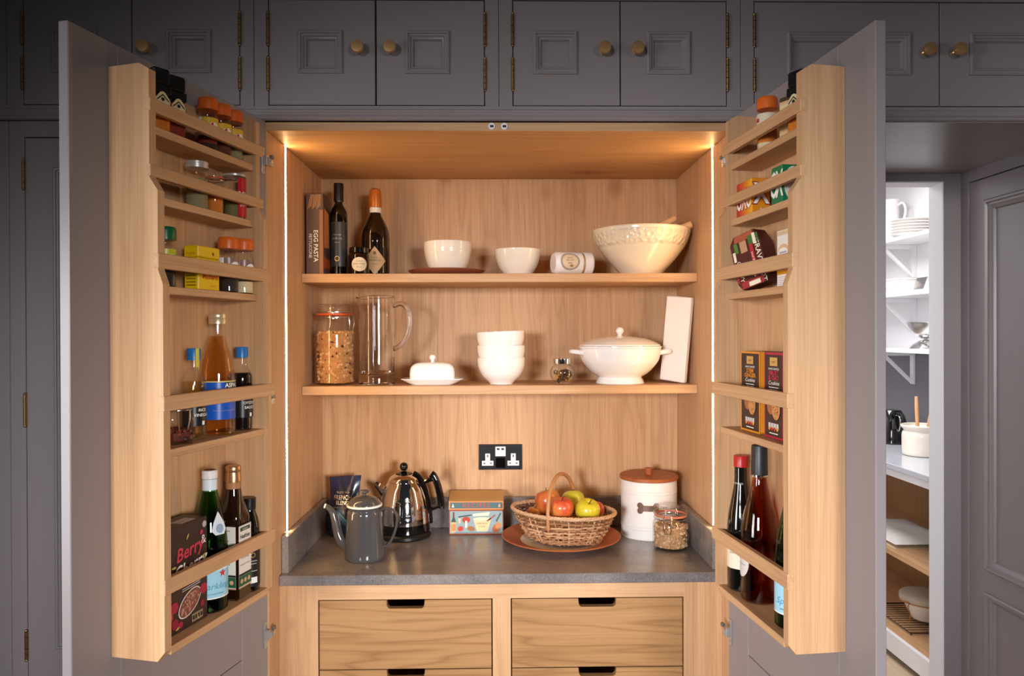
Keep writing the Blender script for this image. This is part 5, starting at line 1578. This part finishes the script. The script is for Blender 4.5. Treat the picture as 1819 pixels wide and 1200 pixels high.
def cookies(u0, u1, label, edge, words):
    w, d, h = (u1 - u0) / 2, .028, .172
    t = thing('cookie_box', label, 'box', at(HR, 3, (u0 + u1) / 2, .0545), face(HR), 'cookie cartons')
    BR = pbr('cookie_card', '#33231f', .4) if 'cookie_card' not in MATS else MATS['cookie_card']
    EM = flat(edge, .35)
    MB().cbox(-w, w, -d, d, 0, h, .001).build('carton', BR, t)
    f = on_front(-d - .0003); f2 = on_front(-d - .0007); f3 = on_front(-d - .0011)
    b = .0045
    g = MB().nest([(-w, w, 0.0005, h), (-w + b, w - b, b, h - b)], [-d - .0004] * 2)
    g.build('coloured_border', EM, t)
    sd = lambda x, z: (w + .0005, x, z)
    patch(rectp(-d, -d + .010, .0005, h), sd).build('side_border', EM, t)
    patch(rectp(-d, d, .0005, .004), sd).build('side_border', EM, t)
    patch(rectp(-.016, .016, h - .027, h - .010), f2).build('gold_plate', GOLDP, t)
    text('taste', .008, flat('#8a6a1c'), t, lambda x, z: f3(x, z + h - .0185), shear=.2)
    text('HAND BAKED', .0062, WHT, t, lambda x, z: f2(x, z + h - .033), sx=1.15)
    col = flat(edge if edge != '#b01f3a' else '#c22a48')
    for k, s_ in enumerate(words):
        text(s_, .0118, col, t, lambda x, z, k=k: f2(x, z + h - .0415 - k * .0098), bold=.0003, sx=1.25)
    text('Cookies', .0115, WHT, t, lambda x, z: f2(x, z + h - .0612), shear=.3, sx=1.2)
    for k in range(2):
        patch(rectp(-.020 + k * .005, .020 - k * .005, h - .0705 - k * .005, h - .069 - k * .005), f2).build('text_line', WHT, t)
    for (x, z, rx, rz_, c_) in ((-.012, .066, .016, .019, '#a8663c'), (.010, .060, .017, .022, '#c98a52')):
        patch(disc(x, z, rx, rz_, 20), f2 if x < 0 else f3).build('cookie_print', flat(c_), t)
    g = MB()
    for k in range(22):
        a, q = rnd.uniform(0, 6.28), rnd.random() ** .5
        p = disc(.010 + .014 * q * cos(a), .060 + .019 * q * sin(a), .0016, .0012, 6)
        g.add([(x, -d - .0015 - .00001 * k, z) for x, z in p], [tuple(range(6))])
    g.build('crumb_print', flat('#7a4022'), t)
    g = MB()
    for k in range(4):
        g.add([f2(-.022 + k * .011, .020), f2(-.0125 + k * .011, .020), f2(-.0125 + k * .011, .031), f2(-.022 + k * .011, .031)], [(0, 1, 2, 3)])
    g.build('nutrition_cells', flat('#c9c2ba'), t)
    for k in range(4):
        patch(disc(-.0172 + k * .011, .0195, .0042, .0036, 10), f3).build('traffic_mark', flat(('#d8892a', '#c9382a', '#c9382a', '#d8a02a')[k]), t)
    patch(rectp(-.018, .018, .0095, .0112), f2).build('text_line', WHT, t)
cookies(.2615, .3540, 'stem ginger cookie carton with an orange border', '#d98a2a', ('STEM', 'GINGER'))
cookies(.3740, .4550, 'fruit and oat cookie carton with a crimson border', '#b01f3a', ('FRUIT', '& OAT'))
def wine(u, v, r, prof, label, glass_m, cap, cat='bottle', turn=25, extra=None, liquid=None):
    t = thing('wine_bottle', label, 'bottle', at(HR, 4, u, v), face(HR, turn), 'wine bottles in the door rack')
    MB().lathe([(0, 0), (r - .004, 0), (r, .004)] + prof + [(0, prof[-1][1])], 40).build('glass', glass_m, t)
    if liquid:
        inn = [(max(q - .002, 0), max(z, .004)) for q, z in [(r - .004, 0), (r, .004)] + prof if z < liquid[0]]
        MB().lathe([(0, .004)] + inn + [(0, inn[-1][1])], 36).build('wine', liquid[1], t)
    for prof2, m, nm in cap:
        MB().lathe(prof2, 28).build(nm, m, t)
    if extra: extra(t, r)
    return t
def red_extra(t, r):
    lb = label_strip(r, .050, .115, 1.5).build('label', flat('#e0d3bc'), t)
    label_strip(r, .050, .075, .3, 1.75, e=.0006).build('red_corner', flat('#8a1f24'), lb)
    text('Noir', .012, flat('#5b4a3a'), lb, on_cyl(r + .001, .3, .098), shear=.2)
    text('VINEYARDS', .0055, flat('#c9c2b4'), t, on_cyl(.0150, .1, .236))
    text('pinot noir', .0055, flat('#5b4a3a'), lb, on_cyl(r + .001, .2, .085))
wine(.2348, .0712, .0300, curve([(.030, .120), (.030, .140), (.0265, .172), (.0200, .205), (.0148, .235), (.0140, .265), (.0140, .272)], 5),
     'dark red wine bottle with red screw cap at the hinge end', DKGREEN, [([(0, .297), (.0145, .297), (.0155, .2955), (.0155, .272), (0, .272)], pbr('red_cap', '#b01f1f', .35), 'cap')], extra=red_extra)
def rose_extra(t, r):
    f = on_cyl(r + .0006, -.45, .085)
    cdisc(f, 0, 0, .023, .034, 24).build('label', flat('#d2c8c4'), t)
    f2 = on_cyl(r + .0012, -.45, .085)
    text('Rosé', .013, flat('#8a8088'), t, lambda x, z: f2(x, z + .008), shear=.2)
    text('de Provence', .0055, flat('#8a8088'), t, lambda x, z: f2(x, z - .006))
    MB().lathe([(.0345, .176), (.0290, .199)], 10, a0=-1.15, a1=-.60).build('shoulder_seal', flat('#c9a07a'), t)
ROSE = tinted('rose_wine', (.66, .33, .23))
wine(.3060, .0615, .0395, curve([(.0395, .120), (.0385, .150), (.0330, .182), (.0250, .215), (.0172, .250), (.0155, .268)], 5),
     'large rosé wine bottle with a long black capsule', tinted('rose_glass', (.93, .80, .72)),
     [([(0, .330), (.0158, .330), (.0166, .328), (.0176, .270), (.0176, .268), (0, .268)], pbr('capsule', '#262729', .4), 'capsule'), ([(.0178, .264), (.0178, .2675), (.0170, .268)], CHROME, 'capsule_ring')], extra=rose_extra, liquid=(.262, ROSE))
water_bottle(HR, .4530, .0625, 'green sparkling water bottle beside the rosé wine, half behind the end panel', 55, star=False)

# ------------------------------------------------------------------ things in the pantry
PC = WCERAM
t = thing('white_jug', 'tall white jug on the top pantry shelf', 'jug', (2.285, 2.415, 2.0835), R(-60))
MB().lathe(bowl_prof(curve([(.040, 0), (.048, .010), (.050, .08), (.046, .16), (.047, .235), (.050, .250)]), .004), 36).build('body', PC, t)
MB().tube(curve([(.046, 0, .215), (.075, 0, .225), (.092, 0, .190), (.085, 0, .140), (.062, 0, .095), (.048, 0, .075)], 4), .0065, 10).build('handle', PC, t)
pp = [(0, 0), (.060, 0), (.066, .003), (.100, .012), (.115, .016), (.115, .018), (.098, .0145), (.064, .006), (0, .005)]
pm = MB().lathe(pp, 48).build('dinner_plate', PC, loc=(2.272, 2.165, 2.0835))
nths = ['bottom', 'second from bottom', 'third from bottom', 'fourth from bottom', 'fifth from bottom', 'top']
for k in range(6):
    o = pm if k == 0 else pm.copy()
    if k: COL.objects.link(o)
    o.location = (2.272, 2.165, 2.0835 + k * .0155)
    tag(o, nths[k] + ' white plate in the pantry stack', 'plate', 'stack of white pantry plates')
t = thing('baking_dish', 'white rectangular embossed dish on the middle pantry shelf', 'dish', (2.262, 2.235, 1.7785))
MB().lathe([(0, 0), (.9, 0), (.93, .004), (.97, .072), (1.04, .076), (1.04, .080), (.95, .080), (.90, .010), (0, .008)], 48, warp=rr_warp(.085, .130, 8)).build('body', PC, t)
g = MB()
for k in range(5):
    g.sphere((-.0825, -.08 + k * .04, .04), (.004, .014, .012), 10, 8)
g.build('embossed_motif', PC, t)
tag(MB().prism([(-.05, 0), (.05, 0), (.058, .012), (.035, .075), (-.035, .075), (-.058, .012)], 'y', -.05, .05).build('metal_tin', STEEL, loc=(2.275, 2.01, 1.7785), smooth=0), 'small dull metal tin beside the white dish on the pantry shelf', 'tin')
t = thing('kitchen_scale', 'steel weighing scale with a bowl on the lowest pantry shelf', 'scale', (2.265, 2.005, 1.472))
MB().lathe([(0, 0), (.085, 0), (.087, .004), (.070, .025), (.040, .045), (.018, .052), (.016, .058), (0, .058)], 40).build('base', CHROME, t)
MB().lathe(bowl_prof(curve([(.030, .058), (.060, .075), (.085, .110), (.098, .142), (.103, .144)]), .002), 40).build('bowl', STEEL, t)
t = thing('utensil_crock', 'cream stoneware crock with small lug handles on the pantry counter', 'crock', (2.135, 1.835, .94))
MB().lathe(bowl_prof(curve([(.078, 0), (.088, .008), (.090, .05), (.090, .105), (.084, .122), (.082, .128), (.094, .142), (.096, .152)]), .006), 44).build('body', CERAM, t)
for s_ in (-1, 1):
    MB().tube(curve([(0, s_ * .084, .124), (0, s_ * .102, .118), (0, s_ * .106, .100), (0, s_ * .092, .088)], 4), .007, 8).build('lug', CERAM, t)
for a, b_, lab in (((2.12, 1.84, 1.0), (2.13, 1.872, 1.235), 'upright wooden spoon in the pantry crock'), ((2.13, 1.80, 1.0), (2.15, 1.765, 1.185), 'leaning wooden spoon in the pantry crock')):
    A, B = Vector(a), Vector(b_)
    tag(MB().tube([(A.lerp(B, k / 4)) - A for k in range(5)], [.007, .008, .009, .010, .008], 10).build('wooden_spoon', WOODM, loc=a), lab, 'spoon')
t = thing('stovetop_kettle', 'black kettle with pale trimmed handle in the pantry corner', 'kettle', (2.215, 2.275, .94))
MB().lathe([(0, 0), (.085, 0), (.090, .006), (.088, .08), (.070, .15), (.050, .185), (0, .19)], 36).build('body', GLOSSBLACK, t)
MB().tube(curve([(.0, -.064, .170), (.0, -.105, .168), (.0, -.122, .135), (.0, -.115, .085), (.0, -.086, .06)], 4), .009, 10).build('handle', BLACK, t)
MB().tube(curve([(-.008, -.070, .160), (-.009, -.100, .158), (-.009, -.112, .132), (-.009, -.106, .092), (-.008, -.088, .072)], 4), .0035, 8).build('handle_trim', CHROME, t)
LIN_ = pbr('linen', '#e6e0dc', .9, noise=.08, nscale=200, bump=.3, bscale=300)
LIN2 = pbr('linen_cream', '#cbb48f', .9, bump=.3, bscale=300)
def cloth(z, hh, mat, label, wx, wy, x, y):
    g = MB()
    n, k = 14, 10
    for sgn in (0, 1):
        vs, fs = [], []
        for i in range(n + 1):
            for j in range(k + 1):
                u_, v_ = -1 + 2 * i / n, -1 + 2 * j / k
                e = (1 - abs(u_) ** 6) * (1 - abs(v_) ** 6)
                zz = (hh * e + .003 * sin(5 * u_ + 3 * v_) * e) if sgn else 0
                if sgn: zz = max(zz, .0005)
                vs.append((wx * u_, wy * v_, zz))
        for i in range(n):
            for j in range(k):
                a = i * (k + 1) + j
                fs.append((a, a + 1, a + k + 2, a + k + 1))
        g.add(vs, fs)
    tag(g.build('folded_cloth', mat, loc=(x, y, z), smooth=60), label, 'cloth', 'folded linens in the pantry')
cloth(.5095, .016, LIN2, 'cream folded cloth at the bottom of the pantry linen pile', .160, .24, 2.075, 1.92)
cloth(.5292, .030, LIN_, 'white folded cloth on top of the pantry linen pile', .155, .235, 2.075, 1.92)
rk = thing('cooling_rack', 'dark wire cooling rack under the pudding basin', 'rack', (2.10, 1.80, .1210))
g = MB()
for k in range(14):
    g.tube([(-.15, -.19 + k * .029, .012), (.15, -.19 + k * .029, .012)], .0016, 5)
g.build('wires', BLACK, rk)
g = MB().tube([(-.152, -.20, .010), (.152, -.20, .010), (.152, .20, .010), (-.152, .20, .010)], .0028, 6, closed=True)
for x, y in ((-.145, -.19), (.145, -.19), (.145, .19), (-.145, .19)):
    g.tube([(x, y, .010), (x, y, .0)], .0028, 6)
g.build('frame', BLACK, rk)
t = thing('pudding_basin', 'white pudding basin covered with cloth tied by string', 'basin', (2.12, 1.775, .1352))
MB().lathe(bowl_prof(curve([(.060, 0), (.068, .010), (.092, .060), (.108, .098), (.114, .104), (.116, .118)]), .005), 40).build('body', CERAM, t)
MB().lathe([(.1195, .088), (.1190, .110)] + curve([(.1185, .118), (.100, .128), (.05, .133), (0, .134)], 3), 40).build('cloth_cover', pbr('basin_cloth', '#b9ad9a', .9), t)
STR = pbr('string', '#b5702f', .8)
g = MB().tube([(.1205 * cos(a), .1205 * sin(a), .093) for a in [2 * pi * i / 40 for i in range(40)]], .0022, 6, closed=True)
g.tube(curve([(-.110, -.050, .093), (-.122, -.060, .075), (-.112, -.062, .045), (-.120, -.066, .010), (-.128, -.066, .004)], 4), .0022, 6)
g.tube(curve([(-.110, -.050, .093), (-.130, -.040, .098), (-.126, -.060, .105), (-.110, -.056, .093)], 4), .0025, 6)
g.build('string', STR, t)
